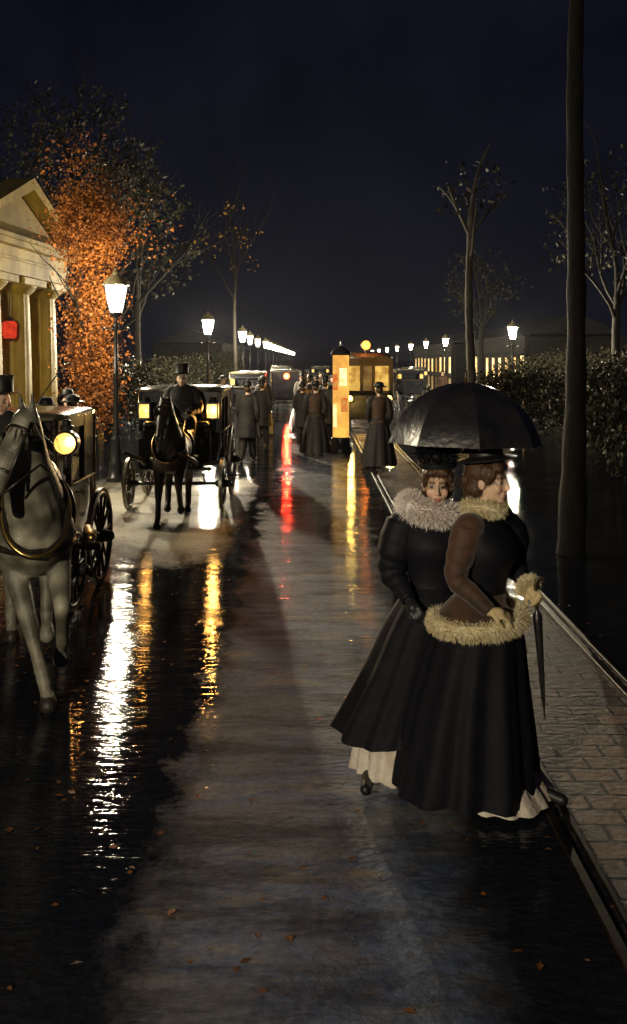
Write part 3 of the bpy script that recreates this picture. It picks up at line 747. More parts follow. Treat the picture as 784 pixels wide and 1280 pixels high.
def carriage(t, W_, Lb, z0, z1, rf, rb, xw, lz, glow, round_, pole='shafts', front_y=None, wheels_y=None, lin=-.02):
    """front is -Y; body spans y in [-Lb/2, Lb/2]"""
    y0, y1 = -Lb/2, Lb/2; hw = W_/2; zb = lerp(z0, z1, .46)
    # lower body with coachbuilt curve below
    mb = MB(); prof = [(z0-.0, .80), (z0+.10, .93), (z0+.30, 1.0), (zb, 1.0)]
    def ringb(z, k):
        def f(th):
            c, s = math.cos(th), math.sin(th); e = 8.0
            q = (abs(c)**e+abs(s)**e)**(-1/e)
            return Vector((c*q*hw*(.5+.5*k), s*q*Lb/2*k, z))
        return f
    mb.loft([ringb(z, k) for z, k in prof], 40, True, True)
    autosmooth(mb.build('body', M['lacquer'], t), 30)
    up = MB()      # pillars and upper panels
    pw = .07
    for sx in (-1,1):
        for yy in (y0+pw/2, y0+Lb*.36, y1-Lb*.30, y1-pw/2): up.box((sx*(hw-.02), yy, (zb+z1)/2), (.05, pw, z1-zb-.004), bev=.01)
        up.box((sx*(hw-.022), (y1-Lb*.30+y1)/2, (zb+z1)/2), (.042, Lb*.30-.08, z1-zb-.01)); up.box((sx*(hw-.022), 0, z1-.06), (.046, Lb-.02, .10))
    up.box((0, y1-.03, (zb+z1)/2), (W_-.10, .05, z1-zb-.01)); up.box((0, y0+.03, z1-.09), (W_-.10, .052, .16)); up.box((0, y0+.03, (zb+z1)/2-.04), (.06, .05, z1-zb-.1))
    up.box((0, y0+.03, zb+.10), (W_-.10, .054, .2))
    up.build('upper_frame', M['lacquer'], t)
    gl = MB()
    for sx in (-1,1): gl.box((sx*(hw-.03), y0+Lb*.35, (zb+z1)/2), (.012, Lb*.65, z1-zb-.02))
    gl.box((0, y0+.045, (zb+z1)/2+.03), (W_-.12, .012, z1-zb-.12)); gl.build('window', M['glass'], t)
    for sx in (-1,1):
        d = MB(); d.box((sx*(hw+.008), y0+Lb*.35, lerp(z0,zb,.56)), (.02, Lb*.36, (zb-z0)*.84), bev=.008); dr = d.build('door', M['lacquer'], t)
        h = MB(); h.tube([(sx*(hw+.03), y0+Lb*.50, zb-.10),(sx*(hw+.05), y0+Lb*.46, zb-.10)], .011, 6); h.build('handle', M['brass'], dr)
    tr = MB()      # thin painted mouldings
    for sx in (-1,1): tr.tube([(sx*(hw+.004), y0+.03, zb),(sx*(hw+.004), y1-.03, zb)], .010, 6); tr.tube([(sx*(hw+.006), y0+.035, zb),(sx*(hw+.006), y0+.035, z1)], .008, 6); tr.tube([(sx*(hw+.006), y1-.035, z0+.3),(sx*(hw+.006), y1-.035, z1)], .008, 6)
    tr.build('moulding', M['brass'], t, True)
    rf_ = MB()
    def ringr(z, k, dz=0):
        def f(th):
            c, s = math.cos(th), math.sin(th); e = 6.0; q = (abs(c)**e+abs(s)**e)**(-1/e)
            return Vector((c*q*(hw+.05)*k, s*q*(Lb/2+.07)*k, z))
        return f
    rf_.loft([ringr(z1, 1), ringr(z1+.035, 1.0), ringr(z1+.055, .96), ringr(z1+.075, .7), ringr(z1+.085, .3)], 40, True, True); autosmooth(rf_.build('roof', M['roofm'], t), 35)
    # box seat, footboard
    s = MB(); s.box((0, y0-.23, lerp(z0,z1,.32)), (W_*.80, .42, (z1-z0)*.46), bev=.04); s.box((0, y0-.60, z0+.12), (W_*.72, .50, .035), bev=.01); s.box((0, y0-.87, z0+.30), (W_*.74, .03, .46), bev=.01); s.build('driver_box', M['lacquer'], t)
    cu = MB(); cu.box((0, y0-.24, lerp(z0,z1,.56)+.03), (W_*.78, .42, .09), bev=.035); cu.build('seat_cushion', M['leather'], t)
    fy, by = (y0-.30, y1-.35) if wheels_y is None else wheels_y
    ax = MB(); ax.tube([(-xw+.06,by,rb),(xw-.06,by,rb)], .03, 8); ax.box((0, lerp(fy,by,.5), z0-.06), (.08, abs(by-fy), .06))
    for sx in (-1,1):
        for yy, rr in ((by, rb), (fy, rf)):
            ax.tube([(sx*hw*.72, yy-.34, z0-.02),(sx*hw*.72, yy-.15, rr+.04),(sx*hw*.72, yy+.15, rr+.04),(sx*hw*.72, yy+.34, z0-.02)], .02, 6)
    ax.tube([(-xw+.06,fy,rf),(xw-.06,fy,rf)], .03, 8); ax.build('undercarriage', M['iron'], t)
    for sx in (-1,1):
        wheel(t, sx*xw, by, rb, n=14); wheel(t, sx*xw, fy, rf, n=12)
        stp = MB(); yy = y0+Lb*.30; stp.box((sx*(hw+.14), yy, z0-.18), (.24,.20,.02), bev=.006); stp.tube([(sx*(hw-.08),yy,z0+.02),(sx*(hw+.06),yy,z0-.02),(sx*(hw+.08),yy,z0-.17)], .014, 6); stp.build('step', M['iron'], t)
        cab_lamp(t, sx*(hw-lin), y0-.10, lz, glow, round_)
    return t
cab1 = thing('cab', 'black cab with round orange lamp behind the grey horse', 'carriage', (-3.13, 9.12, 0), R(0), 'horse cabs on the street')
carriage(cab1, 1.36, 1.5, .46, 1.72, .38, .49, .93, 1.52, 40, True, wheels_y=(-1.05, -.05), lin=-.13)
# shafts swing with the turning horse
sh = MB()
for s in (-1,1):
    a = Vector((-2.42+s*.36, 7.95, .62)); tip = Vector((-1.86+s*.36, 5.98, 1.10)); loc = Vector(cab1.location)
    pts = [a-loc, (a.lerp(tip,.35)+Vector((0,0,.12)))-loc, (a.lerp(tip,.75)+Vector((0,0,.04)))-loc, tip-loc]
    sh.tube(pts, [.038,.036,.030,.022], 10)
sh.tube([Vector((-2.42-.5,7.95,.62))-loc, Vector((-2.42+.5,7.95,.62))-loc], .035, 8); sh.tube([Vector((-2.42,7.95,.62))-loc, Vector((-2.9,8.2,.5))-loc], .05, 8)
sh.build('shafts', M['wood'], cab1, True)
mb = MB()
for s in (-1,1): mb.ell(Vector((-1.86+s*.36, 5.96, 1.10))-loc, (.032,.04,.032), 12, 8)
mb.build('shaft_tips', M['brass'], cab1, True)

cab2 = thing('cab', 'black closed carriage with two square yellow lamps behind the dark bay horse', 'carriage', (-2.12, 14.75, 0), 0, 'horse cabs on the street')
carriage(cab2, 1.30, 1.6, .60, 1.80, .40, .60, .72, 1.50, 60, False, wheels_y=(-1.2, .35), lin=.12)
mb = MB(); mb.tube([(-.4,-1.2,.62),(-.38,-2.0,.85),(-.36,-3.2,1.08)], [.036,.034,.024], 10); mb.tube([(.4,-1.2,.62),(.38,-2.0,.85),(.36,-3.2,1.08)], [.036,.034,.024], 10); mb.tube([(-.55,-1.2,.62),(.55,-1.2,.62)], .03, 8); mb.build('shafts', M['wood'], cab2, True)

# distant carriages (smaller in view)
cab3 = dup(cab2, (-2.45, 33, 0), R(2), 'distant closed carriage with yellow lamps under the third lamp on the left')
cab4 = dup(cab2, (-1.15, 38, 0), R(181), 'distant carriage seen from behind with a red tail lamp')
for k in list(kids(cab3)):
    if k.name.startswith('shafts'): bpy.data.objects.remove(k)
for k in list(kids(cab4)):
    if k.name.startswith('shafts') or k.type == 'LIGHT': bpy.data.objects.remove(k)
mb = MB(); mb.lathe([(.002,.85),(.11,.86),(.12,.98)], (0,0,0), 14, 'Y', False); tl = mb.build('tail_lamp', M['iron'], cab4, True); tl.location = (0,.0,1.62)
mb = MB(); mb.ell((0,1.0,0),(.13,.05,.13),14,10); mb.build('lamp_glass', M['gl_red'], tl, True)
lamp_light(cab4, (0,.975,1.62), 460, (1,.04,.015), .03)

for x, y, rz, lab in ((4.7,44,3,'distant cab with two yellow lamps right of the tram'),(3.4,58,-2,'smaller distant cab with two yellow lamps in the right lane'),(6.2,54,2,'distant cab with yellow lamps by the second right lamp'),
                      (-2.3,62,2,'small distant cab with yellow lamps under the fourth left lamp'),(.5,66,0,'small distant cab coming up the very middle of the street'),(5.2,82,0,'farthest cab with yellow lamps in the right lane')):
    c = dup(cab2, (x, y, 0), R(rz), lab)
    for k in list(kids(c)):
        if k.name.startswith('shafts') or k.type == 'LIGHT': bpy.data.objects.remove(k)

# ------------------------------------------------------------------ tram
def tram():
    t = thing('tram', 'dark horse tram with lit yellow windows and an orange roof lamp', 'tram', (1.72, 31.0, 0))
    W_, L_, z0, z1 = 1.62, 6.0, .45, 2.35; hw = W_/2; y0 = -L_/2
    mb = MB(); mb.box((0,0,(z0+1.25)/2),(W_,L_,1.25-z0), bev=.05); mb.build('body', M['cream_paint'], t)
    fr = MB()
    for x in (-hw+.05, -.19, .19, hw-.05): fr.box((x, y0+.05, (1.25+z1)/2), (.10,.09,z1-1.252), bev=.01)
    for k in range(9):
        for sx in (-1,1): fr.box((sx*(hw-.05), y0+.09+k*(L_-.18)/8+.001, (1.25+z1)/2), (.088,.098,z1-1.256), bev=.01)
    fr.box((0,y0+.055,z1-.12),(W_-.02,.085,.24)); fr.box((0,-y0-.05,(1.25+z1)/2),(W_-.12,.08,z1-1.26))
    for sx in (-1,1): fr.box((sx*(hw-.052),0,z1-.12),(.082,L_-.05,.23))
    fr.build('window_frame', M['wood'], t)
    w1 = MB(); w1.box((-.45,y0+.06,1.72),(.44,.012,.80)); w1.build('window', M['win_y'], t)
    w1 = MB(); w1.box((.45,y0+.06,1.72),(.44,.012,.80)); w1.build('window', M['win_y'], t)
    w1 = MB(); w1.box((0,y0+.06,1.72),(.30,.012,.80)); w1.build('window', M['win_d'], t)
    for sx in (-1,1):
        w1 = MB(); w1.box((sx*(hw-.06),0,1.72),(.012,L_-.2,.80)); w1.build('side_window', M['win_d'], t)
    rf = MB()
    def ring(x0, z): return lambda th: Vector((math.cos(th)*q8(th)*(hw+.06)*x0, math.sin(th)*q8(th)*(L_/2+.22)*(.5+.5*x0), z))
    def q8(th): c, s = math.cos(th), math.sin(th); return (abs(c)**8+abs(s)**8)**(-1/8)
    rf.loft([ring(1,z1), ring(1,z1+.05), ring(.85,z1+.15), ring(.5,z1+.22), ring(.1,z1+.24)], 40, True, True); autosmooth(rf.build('roof', M['roofm'], t))
    pl = MB(); pl.box((0,y0-.45,.50),(W_*.92,.9,.08), bev=.02); pl.box((0,y0-.88,.86),(W_*.9,.05,.70), bev=.015); pl.build('platform', M['lacquer'], t)
    for sx in (-1,1):
        for yy in (-1.3,1.3): wheel(t, sx*.48, yy, .34, n=8)
    lm = MB(); lm.lathe([(.14,.06),(.16,.0),(.16,-.10),(.13,-.12)], (0,0,0), 16, 'Y', False); lm.lathe([(.02,.12),(.14,.06)], (0,0,0), 16, 'Y'); lm.box((0,.02,-.20),(.05,.05,.12)); l_ = lm.build('roof_lamp', M['iron'], t); l_.location = (-.05, y0+.1, z1+.42)
    gl = MB(); gl.ell((0,-.10,0),(.15,.05,.15),14,10); gl.build('lamp_glass', M['gl_orange'], l_, True)
    lamp_light(t, (-.05,y0-.15,z1+.42), 26, (1,.25,.04), .12)
    for sx, zz in ((-1,1.12),(1,1.12)):
        lm = MB(); lm.lathe([(.09,.05),(.10,-.05)], (0,0,0), 14, 'Y', False); lm.lathe([(.02,.08),(.09,.05)],(0,0,0),14,'Y'); l_ = lm.build('front_lamp', M['iron'], t); l_.location = (sx*.60, y0-.97, zz)
        gl = MB(); gl.ell((0,-.045,0),(.09,.03,.09),12,8); gl.build('lamp_glass', M['gl_cab'], l_, True)
        lamp_light(t, (sx*.60,y0-1.12,zz), 120, (1,.6,.12), .08)
tram()

# ------------------------------------------------------------------ lit advertising pillar
pt = thing('advertising_pillar', 'tall narrow backlit yellow poster pillar left of the tram', 'advertising pillar', (.69, 22.2, 0))
mb = MB(); mb.lathe([(.30,0),(.30,.10),(.25,.16),(.24,.34),(.22,.36)], n=24); autosmooth(mb.build('base', M['iron'], pt))
mb = MB(); mb.lathe([(.205,.36),(.205,2.42)], n=24, cap=False); mb.build('poster_drum', emit('backlit_paper', (1,.56,.10), 1.15, False, (.75,.34,.07), 2.6), pt, True)
mb = MB()
def patch(a0, a1, z0, z1, r=.208):
    n = 6; vs = []; fs = []
    for k in range(n+1):
        a = lerp(a0, a1, k/n); vs += [(r*math.cos(a), r*math.sin(a), z0), (r*math.cos(a), r*math.sin(a), z1), ((r+.004)*math.cos(a), (r+.004)*math.sin(a), z0), ((r+.004)*math.cos(a), (r+.004)*math.sin(a), z1)]
    for k in range(n): o = k*4; fs += [(o+2,o+6,o+7,o+3)]
    return vs, fs
for a0, a1, z0, z1 in ((3.4,4.3,1.55,1.95),(4.7,5.6,1.0,1.35)): mb.add(*patch(a0,a1,z0,z1))
mb.build('poster', emit('backlit_red_poster', (.9,.16,.03), .8, False, (.9,.4,.1), 8), pt, True, fix=False)
mb = MB()
for a0, a1, z0, z1 in ((3.5,4.2,.62,1.2),(4.5,5.5,1.65,2.1)): mb.add(*patch(a0,a1,z0,z1))
mb.build('poster', emit('backlit_pale_poster', (1,.80,.42), 1.5, False, (1,.6,.2), 8), pt, True, fix=False)
mb = MB(); mb.lathe([(.24,2.42),(.26,2.46),(.22,2.54),(.10,2.62),(.03,2.66),(.02,2.78)], n=24); autosmooth(mb.build('cap', M['iron'], pt))

# ------------------------------------------------------------------ people
def hand(mb, wrist, d, nrm, side, curl=.5, k=1.0):
    """palm from the wrist along d; nrm is the palm's facing direction"""
    wv = Vector(wrist); d = Vector(d).normalized(); nv = Vector(nrm); nv = (nv-d*nv.dot(d)).normalized(); s = d.cross(nv)*side
    mb.cap(wv, wv+d*.05*k, .024*k, .032*k, 10)
    for i, (off, L) in enumerate(((-.028,.062),(-.010,.074),(.009,.070),(.027,.056))):
        p = wv+d*.075*k+s*off*k; mb.cap(wv+d*.02*k+s*off*.7*k, p, .016*k, .0115*k, 8)
        q = p+(d*math.cos(curl*.8)+nv*math.sin(curl*.8))*L*.5*k; e = q+(d*math.cos(curl*2)+nv*math.sin(curl*2))*L*.55*k
        mb.cap(p, q, .0105*k, .0095*k, 8); mb.cap(q, e, .0095*k, .008*k, 8)
    th = wv+d*.025*k-s*.028*k; t2 = th+(d*.7-s*.5+nv*.5).normalized()*.04*k; mb.cap(wv+d*.015*k, th, .018*k, .014*k, 8); mb.cap(th, t2, .013*k, .011*k, 8); mb.cap(t2, t2+(d*.8+nv*.6).normalized()*.03*k, .0105*k, .009*k, 8)
def head(mb, c, yaw, pitch=0):
    rot = Matrix.Rotation(yaw, 3, 'Z') @ Matrix.Rotation(pitch, 3, 'X'); c = Vector(c)
    def h(x, y, z): return c + rot @ Vector((x, y, z))
    E = lambda x, y, z, r, **k: mb.ell(h(x,y,z), r, rot=rot, **k)
    E(0,.02,.03,(.073,.092,.088)); E(0,-.022,-.025,(.059,.070,.088)); E(0,-.070,-.098,(.022,.018,.018)); E(0,-.05,-.085,(.036,.035,.03))
    mb.cap(h(0,-.086,.016), h(0,-.112,-.026), .0085, .0115, 8); E(0,-.106,-.033,(.016,.012,.008))
    mb.cap(h(-.036,-.072,.026), h(.036,-.072,.026), .013, .013, 8)
    for s in (-1,1):
        E(s*.036,-.062,-.030,(.024,.022,.026)); E(s*.030,-.073,.004,(.0145,.012,.010)); E(s*.073,.012,-.008,(.012,.022,.032))
    E(0,-.086,-.057,(.024,.012,.0065)); E(0,-.084,-.070,(.020,.012,.008))
    return h, rot
def skin_col(h, rot, c, glove=(.62,.52,.36), gl_z=1.2, feet=(.01,.01,.011), hands=()):
    inv = rot.inverted(); c = Vector(c)
    def f(p):
        q = inv @ (p-c)
        if q.length < .2 and q.z > -.14:
            col = Vector((.80,.54,.38)); col = col.lerp(Vector((.82,.42,.29)), max(0, 1-((abs(q.x)-.036)**2+(q.z+.028)**2)/.0007)*.5 if q.y < -.03 else 0)
            if q.y < -.055:
                if abs(abs(q.x)-.030) < .0165 and abs(q.z-.004) < .0075: col = Vector((.03,.02,.015)) if abs(abs(q.x)-.030) < .009 else Vector((.50,.40,.33))
                elif abs(abs(q.x)-.031) < .022 and abs(q.z-.028) < .0065: col = Vector((.17,.095,.055))
                elif abs(q.x) < .017 and -.074 < q.z < -.053: col = Vector((.50,.17,.13))
                elif abs(abs(q.x)-.030) < .021 and abs(q.z-.006) < .014: col = col*.62
            return col
        if p.z < .16: return Vector(feet)
        for hc in hands:
            if (p-Vector(hc)).length < .17: return Vector(glove)
        return Vector((.62,.40,.28)) if p.z > 1.46 and abs(p.x) < .07 else Vector((.05,.045,.045))
    return f
def human(name_parent, arms, legs, hc, hyaw, hpitch=0, voxel=.006, lean=(0,0), hands=None):
    """arms: {side:[shoulder,elbow,wrist]}, legs:{side:[hip,knee,ankle,toe]}"""
    b = MB(); lx, ly = lean
    b.ell((0,0,.96),(.165,.12,.13)); b.ell((lx*.3,ly*.3,1.10),(.125,.095,.14)); b.ell((lx*.7,ly*.7,1.29),(.155,.105,.16)); b.cap((-.13+lx,ly,1.41),(.13+lx,ly,1.41),.06,.06)
    for s in (-1,1): b.ell((s*.065+lx*.7,-.08+ly*.7,1.28),(.062,.055,.065))
    hcv = Vector(hc); b.cap((lx,ly+.012,1.40), hcv+Vector((0,.015,-.09)), .058, .05)
    h, rot = head(b, hc, hyaw, hpitch)
    hl = []
    for s, P in arms.items():
        b.chain(P, [.055,.043,.028]); d = (Vector(P[2])-Vector(P[1])).normalized()
        hd_, hn, cu = (hands or {}).get(s, (d, Vector((0,-1,-.3)), .6))
        hand(b, P[2], hd_, hn, 1 if s == 'r' else -1, cu); hl.append(Vector(P[2])+Vector(hd_).normalized()*.07)
    for s, P in legs.items():
        b.chain(P[:3], [.092,.058,.042]); b.cap(P[2], Vector(P[2])+Vector((0,.03,-.03)), .042,.036); b.cap(Vector(P[2])+Vector((0,.02,-.035)), P[3], .038,.032)
    return fuse(b, voxel, 3, .4), h, rot, hl
def sq_ring(cx, cy, z, rx, ry, folds=0, amp=0, ph=0, dz=0, tilt=(0,0)):
    def f(th):
        k = 1
        if folds:
            u_ = math.cos(folds*th+ph+.9*math.sin(2*th+ph)+.6*math.sin(5*th)); k = 1+amp*(u_*abs(u_)**.4*.75*(1+.5*math.sin(3*th+ph*1.3))+.45*math.cos(5*th+ph*2.1)+.22*math.cos((folds+6)*th+1.7*math.sin(3*th)+ph))
        x, y = cx+rx*k*math.cos(th), cy+ry*k*math.sin(th)
        return Vector((x, y, z+dz*math.cos(3*th+ph)+tilt[0]*math.cos(th)+tilt[1]*math.sin(th)))
    return f
def skirt(keys, folds, n=28, seg=96, ph=0, dz=.012):
    """keys rows: z cx cy rx ry amp"""
    return MB().loft([sq_ring(r[1], r[2], r[0], r[3], r[4], folds, r[5], ph+1.2*i/n, dz*(i/n)**2) for i, r in enumerate(dense(keys, n))], seg)
def furring(path, tube, count, length, width=.012, drop=.3, core=True):
    mb = MB(); pts = [Vector(p) for p in path]; n = len(pts)
    if core: mb.tube(pts+[pts[0]] if (pts[0]-pts[-1]).length > 1e-4 and (pts[0]-pts[-1]).length < .12 else pts, tube*.85, 10, True)
    it = []
    for k in range(count):
        i = random.random()*(n-1); a = int(i); p = pts[a].lerp(pts[min(a+1,n-1)], i-a); t = (pts[min(a+1,n-1)]-pts[a]).normalized()
        d = Vector((random.gauss(0,1), random.gauss(0,1), random.gauss(0,1))); d = (d-t*d.dot(t)).normalized()
        it.append((p+d*tube*random.uniform(.5,.95), (d+Vector((0,0,-drop))+t*random.gauss(0,.5)), length*random.uniform(.6,1.3), width*random.uniform(.6,1.4)))
    return mb.blades(it)

# ---- woman on the right: profile, fur edged jacket
AY = 4.70
wa = thing('person', 'woman in black dress with cream fur peplum, head in profile looking right', 'person', (GX(604, AY), AY, 0), R(50), 'women under the umbrella')
armsA = dict(r=[(-.165,.0,1.43), (-.215,.035,1.17), (-.17,-.13,1.02)], l=[(.165,0,1.43), (.225,-.04,1.20), (.13,-.20,1.10)])
legsA = dict(r=[(-.085,0,.93),(-.09,-.06,.5),(-.09,-.02,.085),(-.10,-.18,.035)], l=[(.085,0,.93),(.09,-.16,.52),(.09,-.24,.10),(.10,-.40,.04)])
hcA = (.0,-.035,1.655)
me, hA, rotA, hlA = human(wa, armsA, legsA, hcA, R(8), R(2), hands=dict(l=(Vector((-.1,-.5,-.55)), Vector((-.6,-.3,-.2)), .8), r=(Vector((.5,-.8,-.2)), Vector((.3,.2,-.9)), .5)))
paint(me, skin_col(hA, rotA, hcA, (.60,.46,.25), hands=hlA)); link('body', me, M['skin'], wa)
invA = R(-58)
def loc2(o, rz):           # world-ish offset (viewer's x right, y away) -> local frame
    c, s = math.cos(-rz), math.sin(-rz); return (o[0]*c-o[1]*s, o[0]*s+o[1]*c)
def rowsL(rows, rz):
    out = []
    for z, cx, cy, rx, ry, a in rows: q = loc2((cx, cy), rz); out.append((z, q[0], q[1], rx, ry, a))
    return out
sk = skirt(rowsL([(1.07,0,0,.125,.115,.0),(.98,-.015,0,.185,.175,.015),(.86,-.03,0,.245,.235,.03),(.66,-.055,0,.295,.28,.05),(.42,-.075,0,.35,.325,.06),(.2,-.09,-.01,.385,.36,.07),(.075,-.10,-.01,.41,.375,.075)], R(50)), 13, ph=.6)
so = solid(sk.build('skirt', M['black_wool'], wa, True), .008)
pc = skirt(rowsL([(.5,-.05,0,.22,.21,.0),(.25,-.06,0,.285,.27,.03),(.035,.02,-.035,.315,.33,.05)], R(50)), 17, 12, 96, 1.1, .008)
solid(pc.build('petticoat', M['petticoat'], wa, True), .006)
bd = MB(); bd.loft([sq_ring(r[1], r[2], r[0], r[3], r[4]) for r in dense([(.96,0,.0,.165,.15),(1.06,0,0,.128,.112),(1.16,0,-.005,.142,.122),(1.28,0,-.022,.175,.160),(1.36,0,-.012,.180,.145),(1.43,0,.0,.165,.105),(1.475,0,.008,.10,.085),(1.53,0,.012,.062,.065)], 26)], 48)
solid(bd.build('bodice', M['navy_wool'], wa, True), .006)
def sleeve(P, rads, m, parent, n=14):
    P = [Vector(p) for p in P]; rows = dense([(*P[0],), (*P[0].lerp(P[1],.45),), (*P[1],), (*P[1].lerp(P[2],.5),), (*P[2],)], 22)
    rr = dense([(r,) for r in rads], 22); mb = MB(); mb.tube([Vector(r) for r in rows], [q[0]*(1+.045*math.sin(i*2.2)+.03*math.sin(i*3.7+1)) for i, q in enumerate(rr)], n); mb.ell(P[0]+Vector((-P[0].x*.18,0,-.005)), (rads[0]*1.12,rads[0]*1.05,rads[0]*.98), 16, 10)
    return link('sleeve', fuse(mb, .009, 3), m, parent)
sleeve(armsA['r'], [.080,.080,.060,.050,.042], M['brown_wool'], wa); sleeve(armsA['l'], [.105,.140,.10,.056,.042], M['navy_wool'], wa)
n = 60; ring = []
for k in range(n+1):
    a = 2*math.pi*k/n; x, y = -.035+.225*math.cos(a), -.02+.205*math.sin(a); q = loc2((x, y), R(50)); ring.append((q[0], q[1], .935+.02*math.cos(a)+.02*math.sin(a)))
furring(ring, .046, 24000, .024, .0028, .35).build('fur_peplum', M['cream_fur'], wa, fix=False)
pep = MB().loft([sq_ring(0,0,1.07,.13,.118), sq_ring(*loc2((-.015,0),R(50)),1.02,.17,.155), sq_ring(*loc2((-.03,-.01),R(50)),.945,.232,.212)], 48); solid(pep.build('jacket_skirt', M['brown_wool'], wa, True), .006)
cuffc = Vector(armsA['l'][2]); d = (cuffc-Vector(armsA['l'][1])).normalized(); ringc = []
a1 = d.cross(Vector((0,0,1))).normalized(); a2 = d.cross(a1)
for k in range(17): th = 2*math.pi*k/16; ringc.append(cuffc+a1*.04*math.cos(th)+a2*.04*math.sin(th)-d*.01)
furring(ringc, .020, 4000, .022, .0028).build('fur_cuff', M['cream_fur'], wa, fix=False)
ringc = [(.072*math.cos(2*math.pi*k/24), -.005+.075*math.sin(2*math.pi*k/24), 1.515) for k in range(25)]
furring(ringc, .044, 13000, .024, .0028, .1).build('fur_collar', M['cream_fur'], wa, fix=False)
def hair(parent, h, rot, m, up=1.0):
    mb = MB(); E = lambda x,y,z,r: mb.ell(h(x,y,z), r, 20, 14, rot=rot)
    E(0,.035,.045,(.086,.098,.088)); E(0,.11,-.005,(.055,.045,.055)); E(0,-.045,.088,(.066,.045,.036))
    for s in (-1,1): E(s*.068,-.01,.045,(.022,.05,.05)); E(s*.05,.06,-.035,(.04,.05,.05)); E(s*.035,-.07,.078,(.03,.022,.022)); E(s*.073,-.022,.02,(.012,.022,.035))
    me = fuse(mb, .008, 2); ho = link('hair', me, m, parent); st = MB(); it = []
    vs = [v for v in me.vertices]
    for k in range(1500):
        v = random.choice(vs); d = (v.normal*.35+Vector((random.gauss(0,.5),random.gauss(0,.5),random.gauss(-.5,.5)))); it.append((v.co-v.normal*.004, d, random.uniform(.018,.034), .0022))
    st.blades(it); so_ = link('strands', st.mesh('strands'), m, ho); return ho
hair(wa, hA, rotA, M['hair'])
mb = MB()
prof = [(.150,0.0),(.155,.012),(.10,.022),(.088,.03),(.082,.085),(.06,.105),(.01,.112)]
m4 = Matrix.Translation(hA(0,.015,.108)) @ rotA.to_4x4() @ Matrix.Rotation(R(-10),4,'X')
tmp = MB().lathe(prof, n=36); mb.add([m4 @ Vector((v[0]*.9, v[1]*1.05, v[2])) for v in tmp.v], tmp.f); ht = autosmooth(mb.build('hat', M['felt'], wa))
mb = MB(); it = []
for k in range(260):
    u_ = random.random(); p = m4 @ Vector((.085*math.cos(u_*3.4-1.9), .1-.19*u_, .03+.045*math.sin(u_*3))); it.append((p, rotA @ Vector((random.gauss(.2,.5), .9, random.gauss(.25,.4))), .07, .010))
mb.blades(it); mb.build('feather', M['straw'], ht, fix=False)
# ---- woman on the left: facing us, white boa
BY = 4.92
wb = thing('person', 'woman in black facing us with a white feather boa and red lips', 'person', (GX(541, BY), BY, 0), 0, 'women under the umbrella')
armsB = dict(r=[(-.165,0,1.40), (-.225,.0,1.12), (-.15,-.17,1.0)], l=[(.165,0,1.40), (.215,-.09,1.18), (.135,-.19,1.33)])
legsB = dict(r=[(-.10,0,.92),(-.22,-.10,.5),(-.36,-.12,.09),(-.39,-.28,.035)], l=[(.05,0,.92),(-.08,-.06,.5),(-.17,.0,.085),(-.17,-.16,.035)])
hcB = (.022,-.03,1.605)
me, hB, rotB, hlB = human(wb, armsB, legsB, hcB, R(-8), R(3), hands=dict(l=(Vector((.0,-.15,1)), Vector((.1,-1,0)), 1.3), r=(Vector((.3,-.7,-.5)), Vector((.5,0,-.6)), .7)))
paint(me, skin_col(hB, rotB, hcB, (.02,.02,.022), hands=hlB)); link('body', me, M['skin'], wb)
sk = skirt([(1.05,0,0,.125,.11,.0),(.96,-.01,0,.175,.16,.02),(.82,-.05,0,.215,.20,.04),(.6,-.11,0,.255,.235,.055),(.40,-.165,.0,.30,.265,.07),(.245,-.21,-.01,.335,.285,.085)], 11, ph=2.1, dz=.02)
solid(sk.build('skirt', M['black_wool'], wb, True), .008)
pc = skirt([(.6,-.13,0,.16,.15,.0),(.35,-.19,0,.20,.19,.06),(.05,-.22,-.04,.23,.22,.09)], 15, 14, 96, .3, .012)
solid(pc.build('petticoat', M['petticoat'], wb, True), .006)
bd = MB(); bd.loft([sq_ring(r[1], r[2], r[0], r[3], r[4]) for r in dense([(.86,0,.0,.20,.19),(.96,0,0,.165,.15),(1.05,0,0,.130,.112),(1.15,0,-.005,.145,.122),(1.26,0,-.022,.176,.160),(1.34,0,-.012,.180,.145),(1.41,0,.0,.165,.105),(1.455,0,.008,.10,.085),(1.50,0,.012,.062,.065)], 28)], 48)
solid(bd.build('bodice', M['navy_wool'], wb, True), .006)
sleeve(armsB['r'], [.095,.112,.08,.055,.042], M['navy_wool'], wb); sleeve(armsB['l'], [.095,.112,.08,.055,.042], M['navy_wool'], wb)
ringc = [((.115+.02*math.cos(3*a))*math.cos(a)-.03, -.01+.10*math.sin(a), 1.462+.035*math.cos(a+math.pi)) for a in [2*math.pi*k/30 for k in range(31)]]
furring(ringc, .066, 22000, .034, .0034, .2).build('feather_boa', M['white_boa'], wb, fix=False)
hair(wb, hB, rotB, M['hair'])
mb = MB(); m4 = Matrix.Translation(hB(0,.02,.105)) @ rotB.to_4x4() @ Matrix.Rotation(R(6),4,'X')
tmp = MB().lathe([(.098,-.005),(.108,.01),(.108,.03),(.092,.035),(.096,.085),(.07,.11),(.01,.115)], n=36); mb.add([m4 @ Vector(v) for v in tmp.v], tmp.f); ht = autosmooth(mb.build('hat', M['felt'], wb))
mb = MB(); it = []
for k in range(240):
    a = random.uniform(0,6.28); p = m4 @ Vector((.095*math.cos(a), .095*math.sin(a), random.uniform(.03,.10))); it.append((p, (math.cos(a)*.5, math.sin(a)*.5, random.uniform(.2,1)), .05, .012))
mb.blades(it); mb.build('feather', M['black_wool'], ht, fix=False)

